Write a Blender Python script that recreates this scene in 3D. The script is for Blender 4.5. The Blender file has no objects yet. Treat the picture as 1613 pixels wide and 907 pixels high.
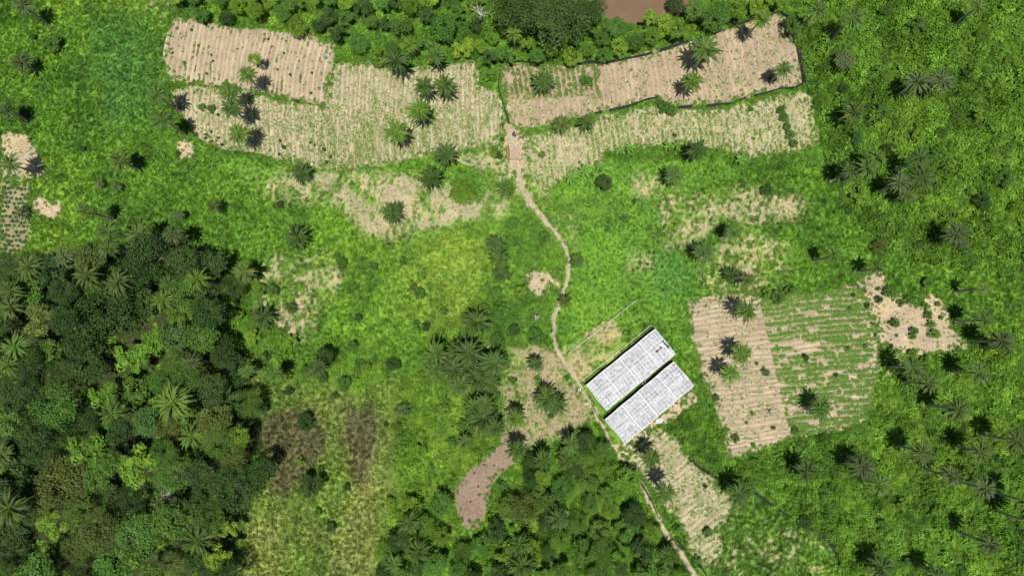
import bpy, math, random
import numpy as np
from mathutils import Vector, Matrix, Euler

S = bpy.context.scene
COL = S.collection
R = random.Random(11)
NR = np.random.default_rng(5)

# ------------------------------------------------------------------ camera, sky, sun, exposure
H = 194.0                                   # flying height in metres
F = 1075.0                                  # focal length in photo pixels (1613 wide)
CX, CY = 806.5, 453.5
TILT = math.atan(97.0 / F)                  # camera looks a little ahead of straight down
cam_d = bpy.data.cameras.new('camera')
cam_d.lens = F / 1613.0 * 36.0
cam_d.sensor_width = 36.0
cam_d.clip_start = 1.0
cam_d.clip_end = 9000.0
cam = bpy.data.objects.new('camera', cam_d)
COL.objects.link(cam)
cam.location = (0, 0, H)
cam.rotation_euler = (TILT, 0, 0)
S.camera = cam

SUN_EL = math.radians(78.5)
world = bpy.data.worlds.new('World')
S.world = world
world.use_nodes = True
wn = world.node_tree.nodes
bg = wn['Background']
sky = wn.new('ShaderNodeTexSky')
sky.sky_type = 'NISHITA'
sky.sun_disc = False
sky.sun_elevation = SUN_EL
sky.sun_rotation = math.radians(183)
world.node_tree.links.new(sky.outputs[0], bg.inputs[0])
bg.inputs[1].default_value = 0.055
sun_d = bpy.data.lights.new('sun', 'SUN')
sun_d.energy = 5.0
sun_d.angle = math.radians(0.53)
sun_d.color = (1.0, 0.955, 0.88)
sun = bpy.data.objects.new('sun', sun_d)
COL.objects.link(sun)
sun.rotation_euler = (math.pi / 2 - SUN_EL, 0, math.radians(3))
S.view_settings.view_transform = 'Standard'
S.view_settings.look = 'None'
S.view_settings.gamma = 1.0
S.view_settings.exposure = 0.28
S.view_settings.use_curve_mapping = False
S.render.engine = 'CYCLES'
S.cycles.max_bounces = 5
S.cycles.transparent_max_bounces = 10

# ------------------------------------------------------------------ numbers
_tab = np.random.default_rng(77).random((256, 256))


def vnoise(x, y, seed=0):
    x = np.asarray(x, float) + seed * 17.31
    y = np.asarray(y, float) + seed * 9.77
    xi = np.floor(x).astype(int); yi = np.floor(y).astype(int)
    fx = x - xi; fy = y - yi
    fx = fx * fx * (3 - 2 * fx); fy = fy * fy * (3 - 2 * fy)
    a = _tab[xi & 255, yi & 255]; b = _tab[(xi + 1) & 255, yi & 255]
    c = _tab[xi & 255, (yi + 1) & 255]; d = _tab[(xi + 1) & 255, (yi + 1) & 255]
    return (a * (1 - fx) + b * fx) * (1 - fy) + (c * (1 - fx) + d * fx) * fy


def fbm(x, y, seed=0, oct=4):
    v = 0; a = 0.5; t = 0
    for i in range(oct):
        v = v + a * vnoise(np.asarray(x) * 2 ** i, np.asarray(y) * 2 ** i, seed + i * 3)
        t += a; a *= 0.55
    return v / t


def in_poly(px, py, poly):
    px = np.asarray(px); py = np.asarray(py)
    r = np.zeros(px.shape, bool)
    n = len(poly)
    for i in range(n):
        x0, y0 = poly[i]; x1, y1 = poly[(i + 1) % n]
        if y0 == y1:
            continue
        c = (y0 > py) != (y1 > py)
        r ^= c & (px < (x1 - x0) * (py - y0) / (y1 - y0) + x0)
    return r


def soft_poly(px, py, poly, rad=14.0, k=9):
    """share of a small neighbourhood that lies inside: a gradual border"""
    v = np.zeros(np.shape(px))
    for i in range(k):
        a = i * 2.4; r = rad * math.sqrt((i + 0.5) / k)
        v += in_poly(px + r * math.cos(a), py + r * math.sin(a), poly)
    return v / k


def seg_dist(px, py, line):
    d = np.full(np.shape(px), 1e9)
    for (x0, y0), (x1, y1) in zip(line[:-1], line[1:]):
        dx, dy = x1 - x0, y1 - y0
        t = np.clip(((px - x0) * dx + (py - y0) * dy) / (dx * dx + dy * dy), 0, 1)
        d = np.minimum(d, np.hypot(px - x0 - t * dx, py - y0 - t * dy))
    return d


ct, st = math.cos(TILT), math.sin(TILT)


def at(px, py, z=0.0):
    """photo pixel -> world x, y on the level z"""
    u = (px - CX) / F; v = (CY - py) / F
    dx, dy, dz = u, v * ct + st, -ct + v * st
    t = (z - H) / dz
    return dx * t, dy * t


def to_px(x, y, z=0.0):
    dx = np.asarray(x, float); dy = np.asarray(y, float); dz = z - H
    w = -(-ct * -1 * 0 + (dy * -st) + dz * ct)           # depth along view axis
    v = dy * ct + dz * st
    w = dy * st - dz * ct
    return CX + F * dx / w, CY - F * v / w


POND = [(935, -60), (950, 0), (958, 18), (985, 38), (1003, 34), (1015, 18), (1045, 8), (1085, 0), (1100, -60)]


def ter(x, y):
    x = np.asarray(x, float); y = np.asarray(y, float)
    h = 0.9 * (fbm(x / 45.0 + 3, y / 45.0 + 8, 4, 2) - 0.5)
    px, py = to_px(x, y)
    d = np.hypot((px - 1010) / 95.0, (py + 15) / 50.0)
    return h - 1.6 * np.clip(1.15 - d, 0, 0.8)


def zt(x, y):
    return float(ter(np.array([x]), np.array([y]))[0])


# ------------------------------------------------------------------ materials
def newmat(name):
    m = bpy.data.materials.new(name)
    m.use_nodes = True
    nt = m.node_tree
    for n in list(nt.nodes):
        nt.nodes.remove(n)
    out = nt.nodes.new('ShaderNodeOutputMaterial')
    return m, nt, out


def N(nt, t, **kw):
    n = nt.nodes.new(t)
    for k, v in kw.items():
        setattr(n, k, v)
    return n


def mixc(nt, a, b, fac, mode='MIX'):
    m = N(nt, 'ShaderNodeMix', data_type='RGBA', blend_type=mode)
    for s, v in ((m.inputs[0], fac), (m.inputs[6], a), (m.inputs[7], b)):
        if hasattr(v, 'default_value'):
            nt.links.new(v, s)
        elif isinstance(v, (int, float)):
            s.default_value = v
        else:
            s.default_value = (*v, 1) if len(v) == 3 else v
    return m.outputs[2]


def noise(nt, scale, detail=4, rough=0.6, coord=None):
    n = N(nt, 'ShaderNodeTexNoise')
    n.inputs['Scale'].default_value = scale
    n.inputs['Detail'].default_value = detail
    n.inputs['Roughness'].default_value = rough
    g = coord or N(nt, 'ShaderNodeNewGeometry').outputs['Position']
    nt.links.new(g, n.inputs['Vector'])
    return n.outputs[0]


def ramp(nt, fac, stops):
    r = N(nt, 'ShaderNodeValToRGB')
    e = r.color_ramp.elements
    while len(e) < len(stops):
        e.new(0.5)
    for k, (p, c) in enumerate(stops):
        e[k].position = p
        e[k].color = (*c, 1) if len(c) == 3 else c
    nt.links.new(fac, r.inputs[0])
    return r.outputs[0]


def foliage_mat(name, inst, rough=0.5, trans=0.22, spec=0.35):
    """leaf surface; the hue comes with each plant, the leaf value with each leaf"""
    m, nt, out = newmat(name)
    if inst:
        a = N(nt, 'ShaderNodeAttribute', attribute_type='INSTANCER', attribute_name='tint')
        col = a.outputs['Color']
    else:
        col = N(nt, 'ShaderNodeObjectInfo').outputs['Color']
    lv = N(nt, 'ShaderNodeAttribute', attribute_type='GEOMETRY', attribute_name='leaf')
    shade = ramp(nt, lv.outputs['Fac'], [(0.0, (0.62, 0.66, 0.7)), (0.5, (0.95, 0.97, 0.9)), (0.85, (1.2, 1.15, 1.0)), (1.0, (1.6, 1.4, 1.0))])
    c = mixc(nt, col, shade, 1.0, 'MULTIPLY')
    p = N(nt, 'ShaderNodeBsdfPrincipled')
    nt.links.new(c, p.inputs['Base Color'])
    p.inputs['Roughness'].default_value = rough
    p.inputs['Specular IOR Level'].default_value = spec
    t = N(nt, 'ShaderNodeBsdfTranslucent')
    tc = mixc(nt, c, (1.3, 1.35, 0.5), 1.0, 'MULTIPLY')
    nt.links.new(tc, t.inputs[0])
    mx = N(nt, 'ShaderNodeMixShader')
    mx.inputs[0].default_value = trans
    nt.links.new(p.outputs[0], mx.inputs[1])
    nt.links.new(t.outputs[0], mx.inputs[2])
    nt.links.new(mx.outputs[0], out.inputs[0])
    return m


M_CLUMP = foliage_mat('undergrowth_leaves', True, 0.55, 0.25, 0.16)
M_GRASS = foliage_mat('grass_blades', True, 0.6, 0.25, 0.2)
M_LEAF = foliage_mat('tree_leaves', False, 0.55, 0.2, 0.16)
M_FROND = foliage_mat('palm_fronds', False, 0.5, 0.12, 0.22)


def ground_mat():
    m, nt, out = newmat('ground_cover')
    a = N(nt, 'ShaderNodeAttribute', attribute_type='GEOMETRY', attribute_name='cover')
    n1 = noise(nt, 1.1, 6, 0.7)
    n2 = noise(nt, 0.12, 3)
    k = ramp(nt, n1, [(0.25, (0.55, 0.55, 0.55)), (0.5, (0.95, 0.95, 0.95)), (0.75, (1.4, 1.35, 1.25))])
    c = mixc(nt, a.outputs['Color'], k, 1.0, 'MULTIPLY')
    k2 = ramp(nt, n2, [(0.3, (0.85, 0.87, 0.9)), (0.7, (1.15, 1.1, 1.0))])
    c = mixc(nt, c, k2, 1.0, 'MULTIPLY')
    p = N(nt, 'ShaderNodeBsdfPrincipled')
    p.inputs['Roughness'].default_value = 0.95
    p.inputs['Specular IOR Level'].default_value = 0.1
    nt.links.new(c, p.inputs['Base Color'])
    b = N(nt, 'ShaderNodeBump')
    b.inputs['Strength'].default_value = 0.7
    b.inputs['Distance'].default_value = 0.25
    nt.links.new(n1, b.inputs['Height'])
    nt.links.new(b.outputs[0], p.inputs['Normal'])
    nt.links.new(p.outputs[0], out.inputs[0])
    return m


def soil_mat(name, lo, hi, straw, weed=(0.10, 0.16, 0.03), weedamt=0.5, scale=1.0):
    """bare tilled earth: clods, pale straw litter, a film of weeds"""
    m, nt, out = newmat(name)
    n1 = noise(nt, 2.2 * scale, 6, 0.72)
    n2 = noise(nt, 0.22 * scale, 4)
    n3 = noise(nt, 5.5 * scale, 3, 0.7)
    n4 = noise(nt, 0.7, 5, 0.75)
    c = ramp(nt, n1, [(0.28, lo), (0.62, hi)])
    s = ramp(nt, n3, [(0.52, (0, 0, 0)), (0.68, (1, 1, 1))])
    c = mixc(nt, c, straw, s)
    big = ramp(nt, n2, [(0.3, (0.8, 0.78, 0.76)), (0.7, (1.12, 1.1, 1.06))])
    c = mixc(nt, c, big, 1.0, 'MULTIPLY')
    w = ramp(nt, n4, [(1.0 - weedamt - 0.04, (0, 0, 0)), (1.0 - weedamt + 0.08, (0.85, 0.85, 0.85))])
    c = mixc(nt, c, weed, w)
    rnd = N(nt, 'ShaderNodeObjectInfo').outputs['Random']
    k = ramp(nt, rnd, [(0, (0.9, 0.895, 0.89)), (1, (1.08, 1.08, 1.08))])
    c = mixc(nt, c, k, 1.0, 'MULTIPLY')
    p = N(nt, 'ShaderNodeBsdfPrincipled')
    p.inputs['Roughness'].default_value = 0.95
    p.inputs['Specular IOR Level'].default_value = 0.1
    nt.links.new(c, p.inputs['Base Color'])
    b = N(nt, 'ShaderNodeBump')
    b.inputs['Strength'].default_value = 0.9
    b.inputs['Distance'].default_value = 0.15
    nt.links.new(n1, b.inputs['Height'])
    nt.links.new(b.outputs[0], p.inputs['Normal'])
    nt.links.new(p.outputs[0], out.inputs[0])
    return m


def plain(name, c0, c1, scale=3.0, rough=0.8, spec=0.2, bump=0.0, metal=0.0):
    m, nt, out = newmat(name)
    n1 = noise(nt, scale, 5, 0.65)
    c = ramp(nt, n1, [(0.3, c0), (0.7, c1)])
    p = N(nt, 'ShaderNodeBsdfPrincipled')
    p.inputs['Roughness'].default_value = rough
    p.inputs['Specular IOR Level'].default_value = spec
    p.inputs['Metallic'].default_value = metal
    nt.links.new(c, p.inputs['Base Color'])
    if bump:
        b = N(nt, 'ShaderNodeBump')
        b.inputs['Strength'].default_value = bump
        b.inputs['Distance'].default_value = 0.1
        nt.links.new(n1, b.inputs['Height'])
        nt.links.new(b.outputs[0], p.inputs['Normal'])
    nt.links.new(p.outputs[0], out.inputs[0])
    return m


M_GROUND = ground_mat()
M_BARK = plain('palm_bark', (0.22, 0.2, 0.17), (0.45, 0.42, 0.38), 4, 0.9, 0.1, 0.5)
M_TRUNK = plain('tree_bark', (0.09, 0.07, 0.05), (0.24, 0.2, 0.16), 3, 0.9, 0.1, 0.5)
M_DEAD = plain('bleached_wood', (0.25, 0.23, 0.2), (0.45, 0.42, 0.38), 3, 0.9, 0.1, 0.3)
M_PATH = soil_mat('trodden_earth', (0.299, 0.254, 0.175), (0.405, 0.352, 0.252), (0.492, 0.450, 0.335), (0.2, 0.2, 0.09), weedamt=0.36)
M_NET = plain('black_shade_net', (0.012, 0.014, 0.016), (0.04, 0.044, 0.05), 6, 0.85, 0.15)
M_POST = plain('weathered_posts', (0.2, 0.17, 0.13), (0.42, 0.38, 0.32), 5, 0.9, 0.1)
M_DARKPOST = plain('dark_posts', (0.06, 0.055, 0.045), (0.14, 0.125, 0.1), 5, 0.9, 0.1)
M_PIPE = plain('white_pipe', (0.58, 0.58, 0.56), (0.8, 0.8, 0.78), 5, 0.5, 0.4)
M_STRAP = plain('white_battens', (0.58, 0.59, 0.6), (0.74, 0.75, 0.76), 2.5, 0.6, 0.3)
M_WATER = plain('muddy_water', (0.13, 0.088, 0.05), (0.155, 0.105, 0.06), 0.15, 0.12, 0.3)
M_TIN = plain('faded_roof_sheet', (0.24, 0.155, 0.12), (0.40, 0.29, 0.235), 2.5, 0.7, 0.25, 0.2)
M_TARP = plain('olive_tarpaulin', (0.10, 0.105, 0.03), (0.2, 0.19, 0.07), 3, 0.85, 0.15, 0.2)
M_BLACK = plain('black_plastic', (0.01, 0.011, 0.013), (0.03, 0.032, 0.038), 4, 0.45, 0.4)
M_DEBRIS = plain('pale_sheeting', (0.38, 0.375, 0.36), (0.6, 0.59, 0.575), 4, 0.6, 0.3)
M_BED = soil_mat('greenhouse_soil', (0.16, 0.12, 0.08), (0.28, 0.21, 0.15), (0.4, 0.35, 0.28), (0.06, 0.16, 0.03), 0.5)


def film_mat():
    m, nt, out = newmat('dusty_plastic_film')
    n1 = noise(nt, 0.9, 5, 0.7)
    n2 = noise(nt, 3.6, 4, 0.7)
    rnd = N(nt, 'ShaderNodeObjectInfo').outputs['Random']
    c = ramp(nt, n1, [(0.3, (0.29, 0.305, 0.345)), (0.5, (0.40, 0.415, 0.445)), (0.68, (0.56, 0.57, 0.585))])
    k = ramp(nt, rnd, [(0, (0.93, 0.94, 0.955)), (0.6, (1, 1, 1)), (1, (1.05, 1.05, 1.05))])
    c = mixc(nt, c, k, 1.0, 'MULTIPLY')
    st_ = ramp(nt, n2, [(0.6, (0, 0, 0)), (0.74, (0.45, 0.45, 0.45))])
    c = mixc(nt, c, (0.5, 0.4, 0.33), st_)
    p = N(nt, 'ShaderNodeBsdfPrincipled')
    p.inputs['Roughness'].default_value = 0.38
    p.inputs['Specular IOR Level'].default_value = 0.5
    nt.links.new(c, p.inputs['Base Color'])
    b = N(nt, 'ShaderNodeBump')
    b.inputs['Strength'].default_value = 0.6
    b.inputs['Distance'].default_value = 0.2
    nt.links.new(n1, b.inputs['Height'])
    nt.links.new(b.outputs[0], p.inputs['Normal'])
    t = N(nt, 'ShaderNodeBsdfTransparent')
    tl = N(nt, 'ShaderNodeBsdfTranslucent')
    tl.inputs[0].default_value = (0.7, 0.72, 0.74, 1)
    m1 = N(nt, 'ShaderNodeMixShader'); m1.inputs[0].default_value = 0.2
    nt.links.new(p.outputs[0], m1.inputs[1]); nt.links.new(tl.outputs[0], m1.inputs[2])
    m2 = N(nt, 'ShaderNodeMixShader')
    f = ramp(nt, n1, [(0.3, (0.72, 0.72, 0.72)), (0.6, (0.93, 0.93, 0.93))])
    nt.links.new(f, m2.inputs[0])
    nt.links.new(t.outputs[0], m2.inputs[1]); nt.links.new(m1.outputs[0], m2.inputs[2])
    nt.links.new(m2.outputs[0], out.inputs[0])
    return m


M_FILM = film_mat()


# ------------------------------------------------------------------ object helpers
def mesh(name, v, f, mat, leaf=None, smooth=False):
    me = bpy.data.meshes.new(name)
    me.from_pydata([tuple(p) for p in v] if not isinstance(v, list) else v, [], f)
    if mat:
        me.materials.append(mat)
    if leaf is not None:
        a = me.attributes.new('leaf', 'FLOAT', 'POINT')
        a.data.foreach_set('value', np.asarray(leaf, np.float32))
    if smooth:
        me.polygons.foreach_set('use_smooth', [True] * len(me.polygons))
    me.update()
    return me


def obj(name, me, parent=None, loc=(0, 0, 0), rot=(0, 0, 0), scl=(1, 1, 1)):
    o = bpy.data.objects.new(name, me)
    COL.objects.link(o)
    o.location = loc; o.rotation_euler = rot; o.scale = scl
    if parent:
        o.parent = parent
    return o


def tag(o, label=None, cat=None, group=None, kind=None):
    if label: o['label'] = label
    if cat: o['category'] = cat
    if group: o['group'] = group
    if kind: o['kind'] = kind
    return o


def empty(name, loc, rz=0.0):
    o = bpy.data.objects.new(name, None)
    o.empty_display_size = 0.5
    COL.objects.link(o)
    o.location = loc; o.rotation_euler = (0, 0, rz)
    return o


class MB:
    def __init__(s):
        s.v = []; s.f = []; s.l = []

    def add(s, v, f, l=0.5):
        b = len(s.v)
        s.v += [tuple(p) for p in v]
        s.f += [tuple(i + b for i in q) for q in f]
        s.l += [l] * len(v)

    def tube(s, pts, rad, n=6, l=0.5, cap=True):
        pts = [Vector(p) for p in pts]
        rings = []
        for i, p in enumerate(pts):
            d = (pts[min(i + 1, len(pts) - 1)] - pts[max(i - 1, 0)]).normalized()
            a = d.cross(Vector((0, 0, 1)) if abs(d.z) < 0.9 else Vector((1, 0, 0))).normalized()
            b = d.cross(a)
            r = rad[i] if isinstance(rad, (list, tuple)) else rad
            rings.append([p + (a * math.cos(t) + b * math.sin(t)) * r for t in [k * 2 * math.pi / n for k in range(n)]])
        v = [q for rg in rings for q in rg]
        f = [(i * n + k, i * n + (k + 1) % n, (i + 1) * n + (k + 1) % n, (i + 1) * n + k)
             for i in range(len(pts) - 1) for k in range(n)]
        if cap:
            f.append(tuple(range(n))); f.append(tuple((len(pts) - 1) * n + k for k in range(n)))
        s.add(v, f, l)

    def box(s, c, d, rot=None, l=0.5):
        c = Vector(c)
        v = []
        for z in (-1, 1):
            for x, y in ((-1, -1), (1, -1), (1, 1), (-1, 1)):
                p = Vector((x * d[0] / 2, y * d[1] / 2, z * d[2] / 2))
                if rot: p = rot @ p
                v.append(c + p)
        s.add(v, [(3, 2, 1, 0), (4, 5, 6, 7), (0, 1, 5, 4), (1, 2, 6, 5), (2, 3, 7, 6), (3, 0, 4, 7)], l)

    def build(s, name, mat, smooth=False):
        return mesh(name, s.v, s.f, mat, s.l, smooth)


# ------------------------------------------------------------------ where things are (photo pixels -> ground)
FIELDS = {
    'a': [(276, 30), (330, 38), (400, 47), (470, 51), (528, 70), (522, 110), (507, 163), (440, 152), (380, 138), (300, 131), (268, 124), (256, 90), (262, 60)],
    'b': [(275, 140), (300, 135), (385, 143), (440, 157), (507, 168), (530, 100), (580, 98), (640, 110), (700, 103), (748, 97), (756, 135), (788, 150), (802, 200), (790, 225), (750, 232), (700, 244), (650, 250), (600, 262), (560, 268), (500, 264), (440, 252), (400, 240), (350, 233), (312, 218), (292, 190), (276, 165)],
    'c': [(803, 102), (905, 103), (960, 97), (1040, 80), (1100, 61), (1160, 40), (1225, 22), (1238, 32), (1253, 75), (1263, 120), (1260, 133), (1200, 146), (1150, 158), (1080, 167), (1035, 156), (1000, 162), (950, 176), (930, 178), (880, 193), (840, 203), (815, 208), (803, 195), (795, 150), (791, 112)],
    'd': [(830, 217), (880, 202), (935, 187), (1000, 172), (1035, 168), (1090, 174), (1150, 170), (1200, 157), (1262, 142), (1275, 150), (1293, 225), (1250, 238), (1190, 249), (1140, 236), (1080, 228), (1000, 232), (955, 240), (945, 258), (900, 272), (862, 298), (835, 285), (822, 260)],
    'e': [(1083, 475), (1150, 462), (1200, 470), (1250, 468), (1350, 450), (1378, 500), (1386, 560), (1380, 600), (1365, 660), (1300, 682), (1240, 690), (1180, 712), (1143, 722), (1143, 690), (1130, 650), (1110, 600), (1092, 530)],
    'f': [(985, 718), (1012, 690), (1038, 676), (1065, 690), (1090, 730), (1130, 762), (1162, 795), (1130, 832), (1142, 860), (1112, 893), (1088, 870), (1070, 820), (1052, 800), (1030, 770), (1008, 745)],
}
# colour class, ridge direction (dx per dy in the picture), spacing in metres
BARE = [
    [(0, 209), (35, 208), (48, 225), (62, 248), (72, 272), (50, 280), (0, 284)],
    [(50, 312), (62, 306), (70, 312), (92, 320), (95, 332), (80, 345), (60, 340), (50, 330)],
    [(0, 284), (44, 288), (48, 330), (46, 370), (32, 398), (0, 404)],
    [(279, 226), (292, 217), (306, 224), (302, 248), (283, 252)],
    [(830, 433), (850, 427), (868, 426), (872, 438), (884, 446), (880, 455), (862, 452), (866, 462), (850, 464), (832, 455)],
    [(800, 690), (815, 700), (806, 732), (780, 752), (771, 775), (764, 808), (754, 830), (742, 834), (726, 824), (716, 795), (711, 778), (722, 757), (742, 738), (766, 716), (788, 700), (792, 670), (805, 672)],
    [(1352, 444), (1376, 418), (1392, 430), (1396, 455), (1422, 470), (1446, 485), (1457, 462), (1474, 466), (1490, 485), (1500, 515), (1524, 545), (1502, 556), (1470, 553), (1432, 562), (1392, 545), (1380, 520), (1370, 480)],
    [(1070, 600), (1092, 598), (1096, 632), (1060, 660), (1030, 672), (1010, 705), (985, 720), (966, 700), (985, 700), (1040, 652), (1085, 618)],
    [(782, 205), (800, 196), (824, 208), (840, 230), (830, 262), (826, 300), (846, 322), (836, 330), (820, 300), (806, 268), (790, 262), (796, 240), (786, 225)],
]
PLOT = [(885, 548), (930, 522), (966, 503), (978, 522), (986, 538), (980, 550), (928, 594), (912, 604), (900, 592), (890, 575)]
PATH = [(801, 196), (806, 225), (812, 262), (820, 285), (832, 312), (848, 335), (868, 358), (886, 383), (897, 408), (895, 440), (884, 468), (874, 495), (871, 525), (877, 552), (894, 578), (916, 608), (932, 640), (950, 672), (968, 705), (990, 738), (1012, 765), (1030, 800), (1048, 838), (1072, 870), (1096, 908), (1110, 940)]
PATCHY = [
    ([(806, 552), (838, 540), (880, 556), (900, 590), (918, 620), (936, 650), (912, 668), (890, 690), (850, 695), (812, 712), (796, 700), (798, 640), (783, 612), (800, 592)], 0.34),  # polygon, soil threshold (lower = barer)
    ([(415, 295), (440, 275), (600, 268), (680, 285), (760, 300), (800, 305), (800, 335), (740, 348), (660, 368), (610, 382), (585, 375), (556, 345), (525, 322), (470, 318), (420, 312)], 0.425),
    ([(545, 300), (640, 290), (660, 310), (640, 350), (600, 376), (560, 345)], 0.38),
    ([(400, 430), (440, 400), (520, 395), (540, 440), (520, 470), (490, 520), (460, 545), (430, 510), (400, 490)], 0.5),
    ([(1035, 330), (1060, 300), (1110, 310), (1180, 295), (1270, 315), (1275, 335), (1230, 350), (1180, 355), (1150, 340), (1085, 395), (1040, 395)], 0.47),
    ([(1200, 318), (1268, 316), (1262, 338), (1205, 345)], 0.38),
    ([(1100, 430), (1130, 385), (1180, 370), (1245, 375), (1250, 430), (1200, 455), (1120, 460)], 0.48),
    ([(990, 290), (1010, 272), (1050, 275), (1050, 300), (1015, 310)], 0.49),
    ([(985, 430), (1000, 405), (1035, 398), (1030, 415), (1000, 435)], 0.45),
    ([(860, 345), (910, 340), (910, 385), (880, 380)], 0.56),
    ([(195, 0), (265, 0), (275, 40), (230, 20)], 0.52),
    ([(700, 232), (790, 225), (830, 265), (870, 290), (850, 330), (800, 300), (760, 270)], 0.49),
    ([(1110, 820), (1170, 790), (1310, 860), (1320, 907), (1110, 907)], 0.60),
    ([(380, 270), (460, 265), (470, 290), (400, 300)], 0.54),
    ([(1395, 545), (1440, 575), (1400, 600), (1385, 570)], 0.5),
]
OLIVE = [(372, 907), (395, 830), (400, 780), (428, 745), (404, 700), (404, 650), (380, 610), (400, 590), (470, 600), (560, 620), (632, 590), (628, 640), (616, 720), (610, 800), (598, 907), (598, 960), (372, 960)]
BROWNISH = [[(408, 650), (500, 640), (520, 690), (490, 740), (440, 790), (418, 775), (430, 745), (404, 700)], [(545, 640), (600, 640), (590, 720), (560, 770), (540, 740), (535, 690)]]
STRAWY = [[(556, 720), (600, 650), (616, 660), (612, 800), (598, 960), (520, 960), (530, 820)], [(372, 960), (396, 800), (440, 800), (465, 960)]]
YELLOW = [(640, 395), (690, 372), (762, 365), (772, 420), (765, 470), (720, 515), (650, 515), (632, 470), (630, 430)]
BLUEGREEN = [[(150, 40), (200, 20), (260, 60), (255, 140), (240, 200), (170, 190), (150, 120)], [(705, 283), (730, 275), (760, 285), (768, 310), (745, 330), (715, 328), (698, 310)], [(1015, 420), (1060, 400), (1110, 420), (1100, 455), (1040, 470)],
             [(495, 180), (515, 165), (530, 180), (525, 200), (505, 200)]]
FOREST = [(-60, 400), (0, 408), (60, 400), (120, 388), (200, 385), (240, 362), (300, 372), (352, 405), (365, 450), (335, 505), (398, 560), (378, 610), (412, 650), (402, 700), (425, 745), (395, 790), (372, 860), (368, 960), (-60, 960)]
LOWWOOD = [(640, 790), (700, 770), (712, 800), (722, 835), (745, 845), (770, 825), (782, 760), (812, 738), (835, 728), (900, 712), (950, 680), (972, 720), (1000, 770), (1022, 812), (1045, 860), (1070, 907), (1080, 950), (600, 950), (605, 860)]
TOPWOOD = [(262, -60), (1300, -60), (1235, 8), (1215, 12), (1160, 30), (1095, 52), (1040, 72), (960, 88), (905, 94), (800, 92), (745, 88), (600, 92), (535, 62), (470, 42), (400, 38), (330, 30), (272, 20)]
BUSH = [
    [(1240, -60), (1700, -60), (1700, 450), (1500, 420), (1420, 400), (1330, 340), (1300, 240), (1275, 140), (1258, 80)],
    [(1085, 600), (1112, 610), (1135, 660), (1148, 728), (1240, 698), (1375, 668), (1390, 600), (1400, 562), (1480, 560), (1530, 545), (1700, 480), (1700, 960), (1320, 960), (1312, 860), (1240, 808), (1170, 775), (1095, 725), (1068, 690), (1045, 668), (1080, 650), (1096, 625)],
    [(618, 600), (700, 555), (800, 560), (782, 610), (790, 660), (780, 700), (715, 755), (728, 835), (600, 870), (612, 700)],
    [(355, 395), (400, 420), (420, 500), (470, 545), (560, 530), (640, 550), (640, 590), (560, 618), (400, 595), (395, 560), (335, 505)],
    [(765, 440), (820, 455), (868, 480), (868, 540), (800, 552), (690, 550), (672, 520), (720, 505)],
    [(800, 345), (850, 345), (880, 390), (880, 425), (830, 425), (790, 400)],
    [(955, 245), (1080, 236), (1140, 245), (1190, 258), (1290, 236), (1300, 260), (1190, 275), (1130, 255), (1060, 250), (975, 255)],
    [(400, 60), (460, 45), (530, 65), (600, 90), (740, 86), (745, 96), (640, 105), (535, 85)],
    [(180, 205), (275, 205), (285, 230), (260, 265), (200, 250)],
    FOREST, LOWWOOD, TOPWOOD,
]
SMOOTH = [[(865, 300), (960, 245), (1080, 240), (1140, 255), (1190, 275), (1040, 300), (1030, 395), (1085, 400), (1085, 560), (1035, 515), (985, 520), (966, 500), (885, 545), (876, 500), (900, 440), (895, 390)],
          [(330, 235), (440, 255), (560, 272), (500, 290), (415, 290), (350, 270)]]
ALLSOIL = list(FIELDS.values()) + BARE
GH = {
    'left': [(923, 606.5), (1032, 519.5), (1057.5, 561.5), (949, 652)],
    'right': [(953, 660.5), (1061, 570), (1086, 612), (978, 704.5)],
}


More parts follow.
